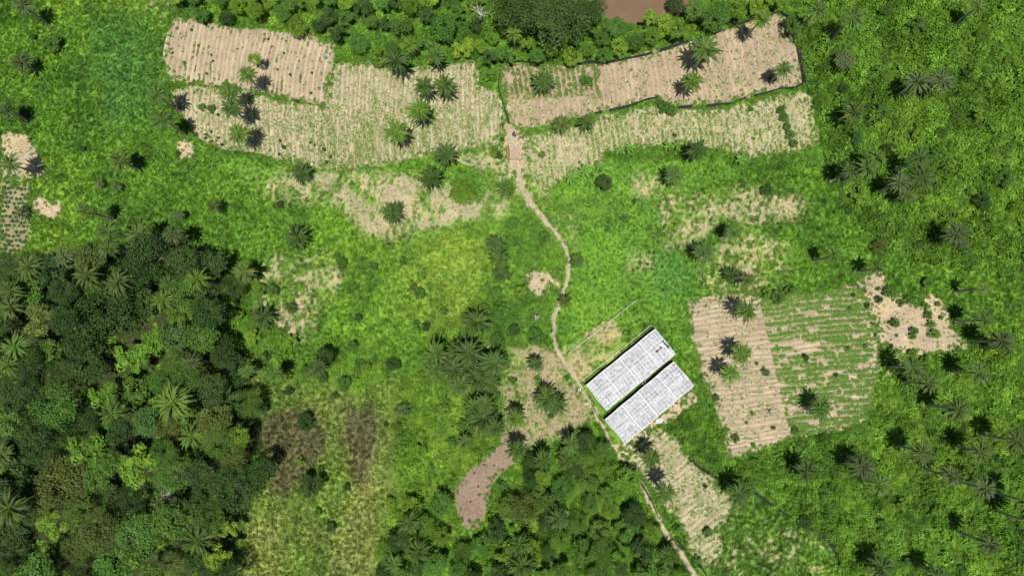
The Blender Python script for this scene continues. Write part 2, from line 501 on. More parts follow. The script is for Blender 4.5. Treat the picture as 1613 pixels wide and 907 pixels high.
def cover_at(px, py):
    """ground class maps for arrays of photo pixels"""
    px = np.asarray(px, float); py = np.asarray(py, float)
    wx = px + 10 * (fbm(px / 16, py / 16, 1, 3) - 0.5)
    wy = py + 10 * (fbm(px / 16, py / 16, 2, 3) - 0.5)
    soil = np.zeros(px.shape)
    for p in ALLSOIL:
        soil[in_poly(wx, wy, p)] = 1
    d = seg_dist(wx, wy, PATH)
    soil = np.maximum(soil, np.clip(1.4 - d / 2.2 + 1.2 * (fbm(px / 5, py / 5, 71, 2) - 0.5), 0, 1))
    nz = np.where((px > 400) & (px < 800) & (py > 262) & (py < 392), 0.5 * fbm(px / 3.3, py / 15.0, 7, 2) + 0.5 * fbm(px / 3.0, py / 4.0, 6, 2), fbm(px / 3.6, py / 5.2, 7, 2)) * 0.62 + fbm(px / 26.0, py / 26.0, 8, 2) * 0.38
    for p, t in PATCHY:
        v = soft_poly(wx, wy, p, 10) * np.clip((nz - t - 0.015) * 12, 0, 0.85)
        soil = np.maximum(soil, v)
    plot = in_poly(wx, wy, PLOT)
    wx2 = px + 44 * (fbm(px / 40, py / 40, 21, 4) - 0.5); wy2 = py + 44 * (fbm(px / 40, py / 40, 22, 4) - 0.5)
    olive = soft_poly(wx, wy, OLIVE, 12)
    yellow = soft_poly(wx2, wy2, YELLOW, 22)
    brown = sum(soft_poly(0.5 * (wx + wx2), 0.5 * (wy + wy2), p, 11) for p in BROWNISH)
    strawy = sum(soft_poly(wx2, wy2, p, 26) for p in STRAWY)
    blue = sum(soft_poly(wx2, wy2, p, 20) for p in BLUEGREEN)
    smooth = sum(soft_poly(wx2, wy2, p, 16) for p in SMOOTH)
    patchy = np.zeros(px.shape)
    for p, t in PATCHY:
        patchy = np.maximum(patchy, soft_poly(wx2, wy2, p, 12) * (1 - (t - 0.38) * 3))
    bush = np.zeros(px.shape, bool)
    for p in BUSH:
        bush |= in_poly(wx, wy, p)
    out = (px < -5) | (px > 1618) | (py < -5) | (py > 912)
    bush |= out & (fbm(px / 60, py / 60, 12, 2) > 0.35)
    return dict(soil=soil, plot=plot, olive=olive, yellow=yellow, brown=brown, blue=blue, bush=bush, smooth=smooth, patchy=patchy, strawy=strawy)


C_MID = np.array((0.098, 0.212, 0.028)); C_BRIGHT = np.array((0.142, 0.295, 0.034)); C_YEL = np.array((0.190, 0.335, 0.036))
C_DARK = np.array((0.052, 0.128, 0.024)); C_OLIVE = np.array((0.205, 0.265, 0.07)); C_STRAW = np.array((0.36, 0.32, 0.17))
C_BLUE = np.array((0.080, 0.220, 0.052)); C_SOIL = np.array((0.355, 0.29, 0.2)); C_BROWN = np.array((0.104, 0.092, 0.052))


def green_at(px, py, c):
    """the hue of the plant cover"""
    px = np.asarray(px, float); py = np.asarray(py, float)
    n1 = fbm(px / 55, py / 55, 31, 4)[:, None]
    n2 = fbm(px / 13, py / 13, 32, 3)[:, None]
    n3 = fbm(px / 120, py / 120, 33, 3)[:, None]
    t = np.clip((n1 - 0.5) * 2.2 + (n2 - 0.5) * 1.2 + 0.58, 0, 1)
    g = C_MID * (1 - t) + C_BRIGHT * t
    y = np.clip((n3 - 0.55) * 5 + (n2 - 0.5) * 2.0, 0, 1) * 0.6
    right = np.clip((px - 1250) / 200, 0, 1)[:, None]
    g = g * (1 - y) + C_YEL * y
    m = 0.5 * c['smooth'][:, None]
    g = g * (1 - m) + C_BRIGHT * np.array((0.92, 1.0, 1.1)) * m
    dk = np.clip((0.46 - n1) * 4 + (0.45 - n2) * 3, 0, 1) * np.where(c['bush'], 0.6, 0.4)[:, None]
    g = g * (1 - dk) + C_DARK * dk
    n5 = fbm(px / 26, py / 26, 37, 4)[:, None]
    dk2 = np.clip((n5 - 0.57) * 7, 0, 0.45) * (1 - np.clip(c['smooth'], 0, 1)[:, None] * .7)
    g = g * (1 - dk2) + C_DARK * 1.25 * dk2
    for poly, k in ((BUSH[2], 0.55), (BUSH[1], 0.14), (BUSH[0], 0.30), (BUSH[3], 0.25)):
        m = in_poly(px, py, poly)[:, None] * k * np.clip(n2 * 1.9 - 0.2, 0, 1)
        g = g * (1 - m) + C_YEL * 1.0 * m
    def blend(key, col, k):
        m = np.clip(c[key], 0, 1)[:, None] * k
        return g * (1 - m) + col * m
    g = blend('blue', C_BLUE, 0.65)
    n4 = fbm(px / 30, py / 42, 35, 4)[:, None]
    g = blend('olive', C_OLIVE, np.clip((n4 - 0.25) * 2.0, 0.4, 0.8))
    g = blend('strawy', np.array((0.29, 0.315, 0.105)), np.clip((n4 - 0.1) * 1.2, 0.5, 0.72))
    g = blend('brown', C_BROWN, np.clip((n4 - 0.1) * 2.4, 0.6, 0.88))
    g = blend('yellow', np.array((0.225, 0.345, 0.05)), np.clip((n2 - 0.22) * 2.8, 0.3, 0.95))
    g = blend('patchy', np.array((0.16, 0.235, 0.06)), 0.5)
    p3 = np.clip((n2 - 0.36) * 4, 0.15, 0.9)
    g = np.where(c['plot'][:, None], g * (1 - p3) + C_STRAW * p3, g)
    return g


# ------------------------------------------------------------------ the ground
def axis(lo, hi, step):
    core = list(np.arange(lo, hi + 1e-6, step))
    ext = [8, 20, 45, 100, 220, 500, 1100, 2400]
    return np.array([lo - e for e in reversed(ext)] + core + [hi + e for e in ext])


gx = axis(-172, 172, 0.6); gy = axis(-86, 124, 0.6)
GX, GY = np.meshgrid(gx, gy)
gxf, gyf = GX.ravel(), GY.ravel()
gz = ter(gxf, gyf)
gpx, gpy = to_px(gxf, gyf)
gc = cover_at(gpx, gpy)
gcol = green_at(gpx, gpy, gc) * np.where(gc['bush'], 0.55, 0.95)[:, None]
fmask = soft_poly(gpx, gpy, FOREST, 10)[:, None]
gcol = gcol * (1 - fmask) + (np.array((0.036, 0.046, 0.018)) * (0.7 + 0.6 * fbm(gpx / 6, gpy / 6, 44, 3))[:, None]) * fmask  # forest floor: shade in the gaps between crowns is painted into this dark colour
soilc = C_SOIL * (0.8 + 0.45 * fbm(gpx / 20, gpy / 20, 41, 3))[:, None]
pink = (in_poly(gpx, gpy, BARE[5]) | in_poly(gpx, gpy, PATCHY[0][0]))[:, None]
soilc = np.where(pink, soilc * np.array((0.80, 0.75, 0.78)), soilc)
soilc = np.where(in_poly(gpx, gpy, BARE[2])[:, None], soilc * np.array((0.66, 0.72, 0.6)), soilc)
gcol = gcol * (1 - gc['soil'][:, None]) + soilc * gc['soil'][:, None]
nx, ny = len(gx), len(gy)
idx = np.arange(nx * ny).reshape(ny, nx)
quads = np.stack([idx[:-1, :-1], idx[:-1, 1:], idx[1:, 1:], idx[1:, :-1]], -1).reshape(-1, 4)
gme = bpy.data.meshes.new('ground')
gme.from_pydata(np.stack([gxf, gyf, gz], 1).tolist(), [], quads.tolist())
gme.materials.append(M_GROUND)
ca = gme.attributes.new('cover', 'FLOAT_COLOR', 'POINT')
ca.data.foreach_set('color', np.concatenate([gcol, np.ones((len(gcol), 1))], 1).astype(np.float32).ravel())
gme.polygons.foreach_set('use_smooth', [True] * len(gme.polygons))
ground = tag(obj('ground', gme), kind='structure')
ground['label'] = 'green rural ground with clearings'

# muddy water at the top edge
wv = [(*at(x, y, -0.55), -0.55) for x, y in [(915, -130), (930, -40), (938, 10), (970, 50), (1005, 52), (1040, 30), (1100, 15), (1125, -60), (1120, -130)]]
tag(obj('river', mesh('river', wv, [tuple(range(len(wv)))][::-1], M_WATER)), kind='structure')
river = bpy.data.objects['river']
if river.data.polygons[0].normal.z < 0:
    river.data.flip_normals()


# ------------------------------------------------------------------ fields with their ridges
def patch_sheet(name, poly, mat, lift, step=0.55, warp=6):
    P = np.array([at(x, y) for x, y in poly])
    x0, y0 = P.min(0) - 1; x1, y1 = P.max(0) + 1
    xs = np.arange(x0, x1, step); ys = np.arange(y0, y1, step)
    X, Y = np.meshgrid(xs, ys)
    qx, qy = to_px(X + step / 2, Y + step / 2)
    wx = qx + warp * 1.6 * (fbm(qx / 16, qy / 16, 1, 3) - 0.5); wy = qy + warp * 1.6 * (fbm(qx / 16, qy / 16, 2, 3) - 0.5)
    ins = in_poly(wx, wy, poly)[:-1, :-1]
    Z = ter(X.ravel(), Y.ravel()).reshape(X.shape) + lift + 0.05 * (vnoise(X * 1.3, Y * 1.3, 5) - 0.5)
    I = np.arange(X.size).reshape(X.shape)
    q = np.stack([I[:-1, :-1], I[:-1, 1:], I[1:, 1:], I[1:, :-1]], -1)[ins]
    used, inv = np.unique(q.ravel(), return_inverse=True)
    V = np.stack([X.ravel(), Y.ravel(), Z.ravel()], 1)[used]
    me = mesh(name, V.tolist(), inv.reshape(-1, 4).tolist(), mat, smooth=True)
    return tag(obj(name, me), kind='structure')


M_SA = soil_mat('dry_tilled_soil', (0.217, 0.171, 0.118), (0.323, 0.264, 0.185), (0.454, 0.404, 0.299), (0.12, 0.15, 0.05), weedamt=0.40)
M_RA = soil_mat('ridge_straw_soil', (0.289, 0.233, 0.160), (0.405, 0.336, 0.232), (0.540, 0.486, 0.355), (0.2, 0.2, 0.09), weedamt=0.30)
M_SB = soil_mat('weedy_tilled_soil', (0.251, 0.212, 0.139), (0.357, 0.310, 0.206), (0.482, 0.445, 0.309), (0.16, 0.2, 0.065), weedamt=0.52)
M_RB = soil_mat('weedy_ridge_soil', (0.299, 0.254, 0.170), (0.405, 0.357, 0.242), (0.521, 0.486, 0.345), (0.2, 0.24, 0.085), weedamt=0.42)
M_RC = soil_mat('reddish_tilled_soil', (0.280, 0.217, 0.149), (0.376, 0.300, 0.206), (0.502, 0.445, 0.319), (0.16, 0.18, 0.07), weedamt=0.33)
M_SC = soil_mat('reddish_furrow_soil', (0.227, 0.171, 0.118), (0.328, 0.259, 0.180), (0.454, 0.393, 0.278), (0.13, 0.16, 0.05), weedamt=0.38)


def ridge_lines(poly, slope, spacing, phase=0.0, hor=False):
    """lines across a field on the ground; slope is dx/dy in the picture (or dy/dx when the rows run across)"""
    P = np.array([at(x, y) for x, y in poly])
    d = np.array((1.0, -slope)) if hor else np.array((-slope, 1.0))
    d /= np.linalg.norm(d)
    n = np.array((d[1], -d[0]))
    a = P @ d; b = P @ n
    res = []
    off = b.min() + spacing * (0.5 + phase)
    while off < b.max():
        ts = np.arange(a.min(), a.max(), 0.7)
        bend = 0.8 * (vnoise(ts / 14.0, np.full(ts.shape, off / 25.0), 9) - 0.5) * 2
        jit = 0.34 * (vnoise(ts / 2.2, np.full(ts.shape, off * 3.1), 10) - 0.5)
        pts = d[None, :] * ts[:, None] + n[None, :] * (off + bend + jit)[:, None]
        qx, qy = to_px(pts[:, 0], pts[:, 1])
        ins = in_poly(qx + 5 * (fbm(qx / 16, qy / 16, 1, 2) - 0.5), qy + 4 * (fbm(qx / 10, qy / 10, 2, 2) - 0.5), poly)
        run = []
        for k in range(len(ts)):
            if ins[k]:
                run.append(pts[k])
            elif run:
                if len(run) > 5: res.append((np.array(run), n))
                run = []
        if len(run) > 5: res.append((np.array(run), n))
        off += spacing * R.uniform(0.86, 1.14)
    return res


def ridge_mesh(pts, n, width, height, mat):
    k = len(pts)
    z = ter(pts[:, 0], pts[:, 1])
    prof = [(-0.5, -0.03), (-0.33, 0.62), (-0.02, 1.0), (0.3, 0.68), (0.5, -0.03)]
    s0 = R.uniform(0, 99)
    w = width * (0.62 + 0.72 * vnoise(np.arange(k) * 0.6, np.full(k, s0)))
    hh = height * (0.25 + 1.35 * vnoise(np.arange(k) * 0.7, np.full(k, s0 + 40)))
    hh[0] *= 0.25; hh[-1] *= 0.25
    V = []
    for j, (u, t) in enumerate(prof):
        jit = 0.12 * (vnoise(np.arange(k) * 0.9, np.full(k, s0 + 7 * j)) - 0.5)
        xy = pts + n[None, :] * (u * w + jit)[:, None]
        V.append(np.stack([xy[:, 0], xy[:, 1], z + 0.05 + t * hh * (0.85 + 0.3 * vnoise(np.arange(k) * 1.3, np.full(k, s0 + j * 3)))], 1))
    V = np.stack(V, 1).reshape(-1, 3)
    m = len(prof)
    f = [(i * m + j, i * m + j + 1, (i + 1) * m + j + 1, (i + 1) * m + j) for i in range(k - 1) for j in range(m - 1)]
    return mesh('ridge', V.tolist(), f, mat, smooth=True)


SC = {'pts': {}, 'var': {}}          # everything scattered goes in here
def scat(key, x, y, z, s, tint, var=0, sz=None):
    """collect scattered plants of one kind"""
    n = len(x)
    if n == 0: return
    SC['pts'].setdefault(key, []).append(dict(
        p=np.stack([x, y, z], 1), s=np.stack([s, s, s if sz is None else sz], 1), t=tint,
        v=np.broadcast_to(np.asarray(var), (n,)), r=NR.random(n) * 6.283))


FIELD_SPEC = [
    ('a', 'ridged_field', 'bare ridged field with long pale soil ridges at upper left', M_SA, M_RA, -0.14, 1.42, False, 0.30),
    ('b', 'crop_field', 'wide tilled field with green seedlings left of the path', M_SB, M_RB, 0.03, 1.30, False, 0.18),
    ('c', 'fenced_field', 'reddish tilled field inside black net fence at upper right', M_SC, M_RC, 0.16, 1.55, False, 0.20),
    ('d', 'weedy_field', 'pale weedy field below the black net fence', M_SB, M_RB, 0.14, 1.50, False, 0.18),
    ('e', 'terraced_field', 'field of crop rows right of the greenhouses', M_SA, M_RA, -0.13, 1.38, True, 0.20),
    ('f', 'sloping_field', 'narrow field of diagonal rows below the greenhouses', M_SB, M_RB, -0.72, 1.62, True, 0.22),
]
for key, name, lab, ms, mr, slope, spc, hor, hgt in FIELD_SPEC:
    fo = patch_sheet(name, FIELDS[key], ms, 0.06)
    fo['label'] = lab
    lines = ridge_lines(FIELDS[key], slope, spc, 0.0, hor)
    for pts, n in lines:
        obj('ridge', ridge_mesh(pts, n, spc * 0.62, hgt, mr), fo)
        # plants along the ridge and weeds in the furrow
        L = len(pts)
        for rep in range(7 if key in 'bdef' else 4):
            j = NR.integers(0, L, size=int(L * 1.15))
            q = pts[j] + NR.normal(0, 0.12, (len(j), 2)) + n[None, :] * (spc * 0.5 if (key == 'a' and R.random() < 0.8) else 0.0) + NR.uniform(-0.24, 0.24, (len(j), 2))
            qx, qy = to_px(q[:, 0], q[:, 1])
            nz = fbm(qx / 22, qy / 4.5, 51, 3) if key == 'e' else (fbm(qx / 4.5, qy / 24, 51, 3) if key == 'b' else fbm(qx / 9, qy / 14, 51, 3)); nb = fbm(qx / 70, qy / 60, 52, 3)
            if key == 'a': dens = (nz > 0.585) * 0.7 * (vnoise(qx / 7.0, qy / 60.0, 88) > .45)
            elif key == 'b':
                low = np.clip((qy - 130) / 90, 0, 1) * np.clip((qx - 380) / 140, 0.25, 1) * np.where(vnoise(qx / 16.0, qy / 90.0, 89) > .42, 1.3, .5)
                dens = np.clip(low * 0.95, 0.12, 1) * (nz + nb * 0.6 > 0.73) * 0.85 + 0.08
            elif key == 'c': dens = np.where((qx < 945) & (qy < 158 - (qx - 800) * 0.05), 0.95 * (nz > 0.36), (nz + 0.5 * nb > 0.86) * 0.5 + 0.05)
            elif key == 'd': dens = np.clip((nz + nb * 0.7 > 0.75) * 0.85 + 0.14, 0, 1)
            elif key == 'e':
                edge = 1196 + (qy - 470) * 0.23
                dens = np.where(qx > edge, 1.0 * (nz + nb * 0.4 > 0.565), 0.12 * (nz > 0.5) + 0.1 * (nb > .55))
            else: dens = 0.8 * (nz + nb * 0.4 > 0.67)
            ok = NR.random(len(q)) < dens
            q = q[ok]; qx = qx[ok]; qy = qy[ok]
            if not len(q): continue
            a = NR.random(len(q))[:, None]
            tint = (np.array((0.11, 0.215, 0.04)) * (1 - a) + np.array((0.23, 0.30, 0.09)) * a)
            if key == 'c': tint = np.where(((qx < 945) & (qy < 150))[:, None], tint * 0.8, tint)
            if key == 'e': tint = tint * np.array((0.86, 1.05, 0.8))
            if key == 'a': tint = tint * 0.75
            sz = NR.uniform(0.13, 0.36, len(q)) * (np.where(qx > 1196 + (qy - 470) * 0.23, 1.55, 1.0) if key == 'e' else (np.where((qx < 945) & (qy < 156), 1.7, 1.0) if key == 'c' else 1.0))
            scat('crop_' + key, q[:, 0], q[:, 1], ter(q[:, 0], q[:, 1]) + 0.1, sz, tint, 0)

M_CLR = soil_mat('burnt_clearing_soil', (0.125, 0.092, 0.07), (0.23, 0.17, 0.13), (0.34, 0.265, 0.2), (0.2, 0.16, 0.1), weedamt=0.42, scale=0.6)
patch_sheet('clearing', BARE[5], M_CLR, 0.07, 0.5)['label'] = 'reddish brown cleared patch in the low wood'
# trodden path and other sheets
def strip_sheet(name, line, half, mat, lift):
    pts = np.array([at(x, y) for x, y in line])
    P = []
    for a, b in zip(pts[:-1], pts[1:]):
        for t in np.arange(0, 1, 0.7 / max(np.linalg.norm(b - a), 0.7)):
            P.append(a + (b - a) * t)
    P = np.array(P)
    for _ in range(6):
        P[1:-1] = (P[:-2] + P[1:-1] * 2 + P[2:]) / 4
    d = np.gradient(P, axis=0); d /= np.linalg.norm(d, axis=1)[:, None]
    n = np.stack([d[:, 1], -d[:, 0]], 1)
    k = len(P); V = []
    offs = (-1, -0.5, 0, 0.5, 1)
    for j, u in enumerate(offs):
        wv_ = half(np.arange(k) / k) if callable(half) else half
        e = u * wv_ * (0.55 + 0.9 * vnoise(np.arange(k) * 0.45, np.full(k, j * 5.0), 14))
        q = P + n * np.reshape(e, (-1, 1))
        dip = -0.03 if abs(u) == 0.5 else 0.0
        V.append(np.stack([q[:, 0], q[:, 1], ter(q[:, 0], q[:, 1]) + lift + dip], 1))
    V = np.stack(V, 1).reshape(-1, 3); m = 5
    f = [(i * m + j, i * m + j + 1, (i + 1) * m + j + 1, (i + 1) * m + j) for i in range(k - 1) for j in range(m - 1)]
    me = mesh(name, V.tolist(), f, mat, smooth=True)
    if me.polygons[0].normal.z < 0: me.flip_normals()
    return tag(obj(name, me), kind='structure')


tag(strip_sheet('dirt_path', PATH, lambda t: np.where(t < 0.22, 0.6, np.where(t < 0.6, 0.38, np.where(t < 0.76, 0.28, 0.62))), M_PATH, 0.10), 'pale winding dirt path past the greenhouses')
FOOTPATH = [(702, 240), (730, 258), (760, 264), (792, 262)]
tag(strip_sheet('dirt_path', FOOTPATH, 0.35, M_PATH, 0.09), 'thin curved footpath leading to the shed clearing')

# ------------------------------------------------------------------ plant prototypes
def leafquad(mb, c, nrm, size, rng, l, asp=0.62):
    nrm = nrm.normalized()
    a = nrm.orthogonal().normalized()
    t = rng.uniform(0, 6.283)
    b = nrm.cross(a)
    u = a * math.cos(t) + b * math.sin(t)
    w = nrm.cross(u)
    s = size
    mb.add([c - u * s, c + w * s * asp + nrm * s * 0.12, c + u * s, c - w * s * asp + nrm * s * 0.12], [(0, 1, 2, 3)], l)


def clump_mesh(seed, n=95, flat=0.75, size=0.2, lobes=5):
    rng = random.Random(seed)
    mb = MB()
    L = [(Vector((rng.uniform(-.55, .55), rng.uniform(-.55, .55), rng.uniform(.1, .5) * flat)), rng.uniform(.35, .6)) for _ in range(lobes)]
    for i in range(n):
        c, r = rng.choice(L)
        d = Vector((rng.gauss(0, 1), rng.gauss(0, 1), abs(rng.gauss(0.35, 0.8)))).normalized()
        p = c + Vector((d.x * r, d.y * r, d.z * r * flat)) * rng.uniform(0.7, 1.05)
        nn = d * 0.7 + Vector((rng.gauss(0, .42), rng.gauss(0, .42), 0.55))
        leafquad(mb, p, nn, size * rng.uniform(.6, 1.25), rng, rng.random())
    return mb.build('leaf_clump', M_CLUMP)


def tuft_mesh(seed, n=70, h=0.4, spread=1.05, wd=0.038):
    rng = random.Random(seed)
    mb = MB()
    for i in range(n):
        a = rng.uniform(0, 6.283); r = spread * math.sqrt(rng.random()) * 0.8
        b = Vector((math.cos(a) * r, math.sin(a) * r, 0))
        lean = Vector((rng.gauss(0, .4), rng.gauss(0, .4), 0))
        t = b + lean * h * 1.4 + Vector((0, 0, h * rng.uniform(.5, 1.1)))
        m = (b + t) / 2 + Vector((0, 0, h * .22)) - lean * h * .2
        w = lean.cross(Vector((0, 0, 1)))
        w = (w.normalized() if w.length > 1e-3 else Vector((1, 0, 0))) * wd * rng.uniform(.7, 1.4)
        mb.add([b - w * .7, b + w * .7, m + w, t, m - w], [(0, 1, 2, 3, 4)], rng.random())
    return mb.build('grass_tuft', M_GRASS)


def herb_mesh(seed, n=26):
    """low crop plant: rosette of broad leaves"""
    rng = random.Random(seed)
    mb = MB()
    for i in range(n):
        a = rng.uniform(0, 6.283); r = rng.uniform(.1, 1)
        p = Vector((math.cos(a) * r, math.sin(a) * r, .25 + .75 * (1 - r) * rng.uniform(.6, 1.2)))
        leafquad(mb, p, Vector((math.cos(a) * .5 + rng.gauss(0, .3), math.sin(a) * .5 + rng.gauss(0, .3), 1)), .34 * rng.uniform(.6, 1.2), rng, rng.random(), .5)
    return mb.build('herb', M_CLUMP)


PROTO = {}
def proto(name, me):
    PROTO[name] = bpy.data.objects.new(name, me)     # lives only as the source of scattered plants


for k in range(5): proto('clump%d' % k, clump_mesh(100 + k, 100, 0.8, 0.19 if k < 3 else 0.13, 6 if k < 3 else 9))
for k in range(4): proto('tuft%d' % k, tuft_mesh(200 + k, 70, 0.30 + 0.06 * k))
for k in range(3): proto('herb%d' % k, herb_mesh(300 + k))


# ------------------------------------------------------------------ scatter the ground cover
def jgrid(step, m=6):
    xs = np.arange(-165, 165, step); ys = np.arange(-80, 118, step)
    X, Y = np.meshgrid(xs, ys)
    X = X.ravel() + NR.uniform(-.5, .5, X.size) * step; Y = Y.ravel() + NR.uniform(-.5, .5, Y.size) * step
    return X, Y


def near_gh(px, py):
    r = np.zeros(px.shape, bool)
    for p in GH.values():
        c = np.mean(p, 0)
        r |= in_poly(px, py, [tuple(c + (np.array(q) - c) * 1.04) for q in p])
    return r


# short grass and low herbs
x, y = jgrid(0.6)
px, py = to_px(x, y)
c = cover_at(px, py)
pond = in_poly(px, py, [(930, -200), (938, 10), (970, 44), (1005, 42), (1045, 22), (1105, 10), (1120, -200)])
gaps = fbm(px / 18, py / 18, 61, 3)
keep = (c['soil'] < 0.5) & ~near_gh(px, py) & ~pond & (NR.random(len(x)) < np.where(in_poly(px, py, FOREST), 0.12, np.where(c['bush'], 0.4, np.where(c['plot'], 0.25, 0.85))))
keep &= ~(NR.random(len(x)) < np.clip(c['brown'], 0, 1) * 0.2) & ~(NR.random(len(x)) < c['patchy'] * 0.45)
x, y, px, py = x[keep], y[keep], px[keep], py[keep]
c = {k: v[keep] for k, v in c.items()}
g = green_at(px, py, c) * NR.uniform(0.84, 1.2, len(x))[:, None]
dryness = (NR.random(len(x)) < 0.06)[:, None]
g = np.where(dryness & (c['olive'] < .3)[:, None], g * 0.4 + C_OLIVE * 0.6, g)
sc = NR.uniform(0.36, 0.74, len(x)) * (1 - 0.2 * c['smooth'])
scat('meadow_grass', x, y, ter(x, y), sc, g, NR.integers(0, 4, len(x)), sz=sc * NR.uniform(0.5, 1.3, len(x)))

# leafy undergrowth
x, y = jgrid(1.0)
px, py = to_px(x, y)
c = cover_at(px, py)
pond = in_poly(px, py, [(930, -200), (938, 10), (970, 44), (1005, 42), (1045, 22), (1105, 10), (1120, -200)])
nb = fbm(px / 22, py / 22, 62, 4)
def mixto(a, m, b):
    m = np.clip(m, 0, 1)
    return a * (1 - m) + b * m


pr = np.where(c['bush'], np.clip(0.35 + 2.2 * (nb - 0.36), 0.22, 0.95), 0.5 * np.clip((nb - 0.40) * 5, 0.16, 1))
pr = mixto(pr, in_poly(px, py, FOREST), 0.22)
pr = mixto(pr, c['smooth'], 0.14)
pr = mixto(pr, c['olive'], 0.3 * np.clip((nb - 0.54) * 6, 0.01, 1))
pr = mixto(pr, c['yellow'], 0.07); pr = np.where(c['plot'], 0.05, pr); pr = mixto(pr, c['blue'], 0.5); pr = mixto(pr, c['brown'], 0.05)
pr = mixto(pr, c['patchy'], 0.16)
keep = (c['soil'] < 0.5) & ~near_gh(px, py) & ~pond & (NR.random(len(x)) < pr)
x, y, px, py, nb = x[keep], y[keep], px[keep], py[keep], nb[keep]
c = {k: v[keep] for k, v in c.items()}
g = green_at(px, py, c) * NR.uniform(0.65, 1.4, len(x))[:, None]
big = fbm(px / 9, py / 9, 63, 3)
sc = np.where(c['bush'], 0.5 + 1.9 * np.clip(big - 0.3, 0, 1) * NR.uniform(0.5, 1.6, len(x)), NR.uniform(0.32, 0.75, len(x)))
thick = in_poly(px, py, BUSH[0]) * 1.0 + in_poly(px, py, BUSH[1]) * 0.5
sc = sc * (1 - 0.25 * np.clip(c['smooth'], 0, 1)) * (1 + 0.3 * thick)
hz = sc * np.where(c['bush'], (0.8 + 3.6 * np.clip(nb - 0.42, 0, 1)) * (1 + 0.45 * thick), 0.7)
scat('undergrowth', x, y, ter(x, y) - 0.05, sc, g, NR.integers(0, 5, len(x)), sz=hz)

# sparse weeds over bare ground
x, y = jgrid(0.85)
px, py = to_px(x, y)
c = cover_at(px, py)
nb = fbm(px / 11, py / 11, 64, 3)
keep = (c['soil'] > 0.5) & (seg_dist(px, py, PATH) > 3.0) & ~near_gh(px, py) & (NR.random(len(x)) < np.clip((nb - 0.47) * 3, 0.03, 0.5) + 0.4 * c['patchy']) & ~in_poly(px, py, BARE[5])
x, y, px, py = x[keep], y[keep], px[keep], py[keep]
g = C_BRIGHT * NR.uniform(0.7, 1.3, len(x))[:, None] + np.array((0.03, 0.02, 0.01))
scat('sparse_weeds', x, y, ter(x, y) + 0.05, NR.uniform(0.16, 0.42, len(x)), g, NR.integers(0, 3, len(x)))


for poly in list(FIELDS.values()) + BARE:
    P = np.array([at(a, b) for a, b in poly])
    for a, b in zip(P, np.roll(P, -1, 0)):
        n_ = int(np.linalg.norm(b - a) * 5.0)
        t_ = NR.random(n_)
        q = a + (b - a) * t_[:, None] + NR.normal(0, 1.0, (n_, 2))
        qx, qy = to_px(q[:, 0], q[:, 1])
        ok = (fbm(qx / 8, qy / 8, 66, 3) > 0.44) & (seg_dist(qx, qy, PATH) > 5)
        q = q[ok]
        if len(q): scat('sparse_weeds', q[:, 0], q[:, 1], ter(q[:, 0], q[:, 1]) + .05, NR.uniform(.2, .62, len(q)), C_MID * NR.uniform(.7, 1.25, len(q))[:, None], NR.integers(0, 3, len(q)))


def scatter_object(name, protos, parts, label=None):
    p = np.concatenate([q['p'] for q in parts]); s = np.concatenate([q['s'] for q in parts])
    t = np.concatenate([q['t'] for q in parts]); v = np.concatenate([q['v'] for q in parts]); r = np.concatenate([q['r'] for q in parts])
    me = bpy.data.meshes.new(name)
    n = len(p)
    me.vertices.add(n)
    me.vertices.foreach_set('co', p.astype(np.float32).ravel())
    for an, ty, dat, fld in (('pscale', 'FLOAT_VECTOR', s, 'vector'), ('tint', 'FLOAT_COLOR', np.concatenate([np.clip(t, 0, 1), np.ones((n, 1))], 1), 'color'),
                             ('spin', 'FLOAT', r, 'value')):
        a = me.attributes.new(an, ty, 'POINT')
        a.data.foreach_set(fld, dat.astype(np.float32).ravel())
    a = me.attributes.new('variant', 'INT', 'POINT')
    a.data.foreach_set('value', v.astype(np.int32))
    o = tag(obj(name, me), label, kind='stuff')
    ng = bpy.data.node_groups.new(name + '_scatter', 'GeometryNodeTree')
    ng.interface.new_socket('Geometry', in_out='INPUT', socket_type='NodeSocketGeometry')
    ng.interface.new_socket('Geometry', in_out='OUTPUT', socket_type='NodeSocketGeometry')
    gi = ng.nodes.new('NodeGroupInput'); go = ng.nodes.new('NodeGroupOutput')
    jn = ng.nodes.new('GeometryNodeJoinGeometry')

    def na(nm, ty):
        q = ng.nodes.new('GeometryNodeInputNamedAttribute'); q.data_type = ty; q.inputs[0].default_value = nm
        return q.outputs[0]
    var, spin, scl = na('variant', 'INT'), na('spin', 'FLOAT'), na('pscale', 'FLOAT_VECTOR')
    cx = ng.nodes.new('ShaderNodeCombineXYZ'); ng.links.new(spin, cx.inputs[2])
    e2r = ng.nodes.new('FunctionNodeEulerToRotation'); ng.links.new(cx.outputs[0], e2r.inputs[0])
    for k, pn in enumerate(protos):
        oi = ng.nodes.new('GeometryNodeObjectInfo'); oi.inputs['Object'].default_value = PROTO[pn]
        cmp_ = ng.nodes.new('FunctionNodeCompare'); cmp_.data_type = 'INT'; cmp_.operation = 'EQUAL'
        ng.links.new(var, cmp_.inputs[2]); cmp_.inputs[3].default_value = k
        ip = ng.nodes.new('GeometryNodeInstanceOnPoints')
        ng.links.new(gi.outputs[0], ip.inputs['Points']); ng.links.new(cmp_.outputs[0], ip.inputs['Selection'])
        ng.links.new(oi.outputs['Geometry'], ip.inputs['Instance'])
        ng.links.new(e2r.outputs[0], ip.inputs['Rotation']); ng.links.new(scl, ip.inputs['Scale'])
        ng.links.new(ip.outputs[0], jn.inputs[0])
    ng.links.new(jn.outputs[0], go.inputs[0])
    md = o.modifiers.new('scatter', 'NODES'); md.node_group = ng
    return o


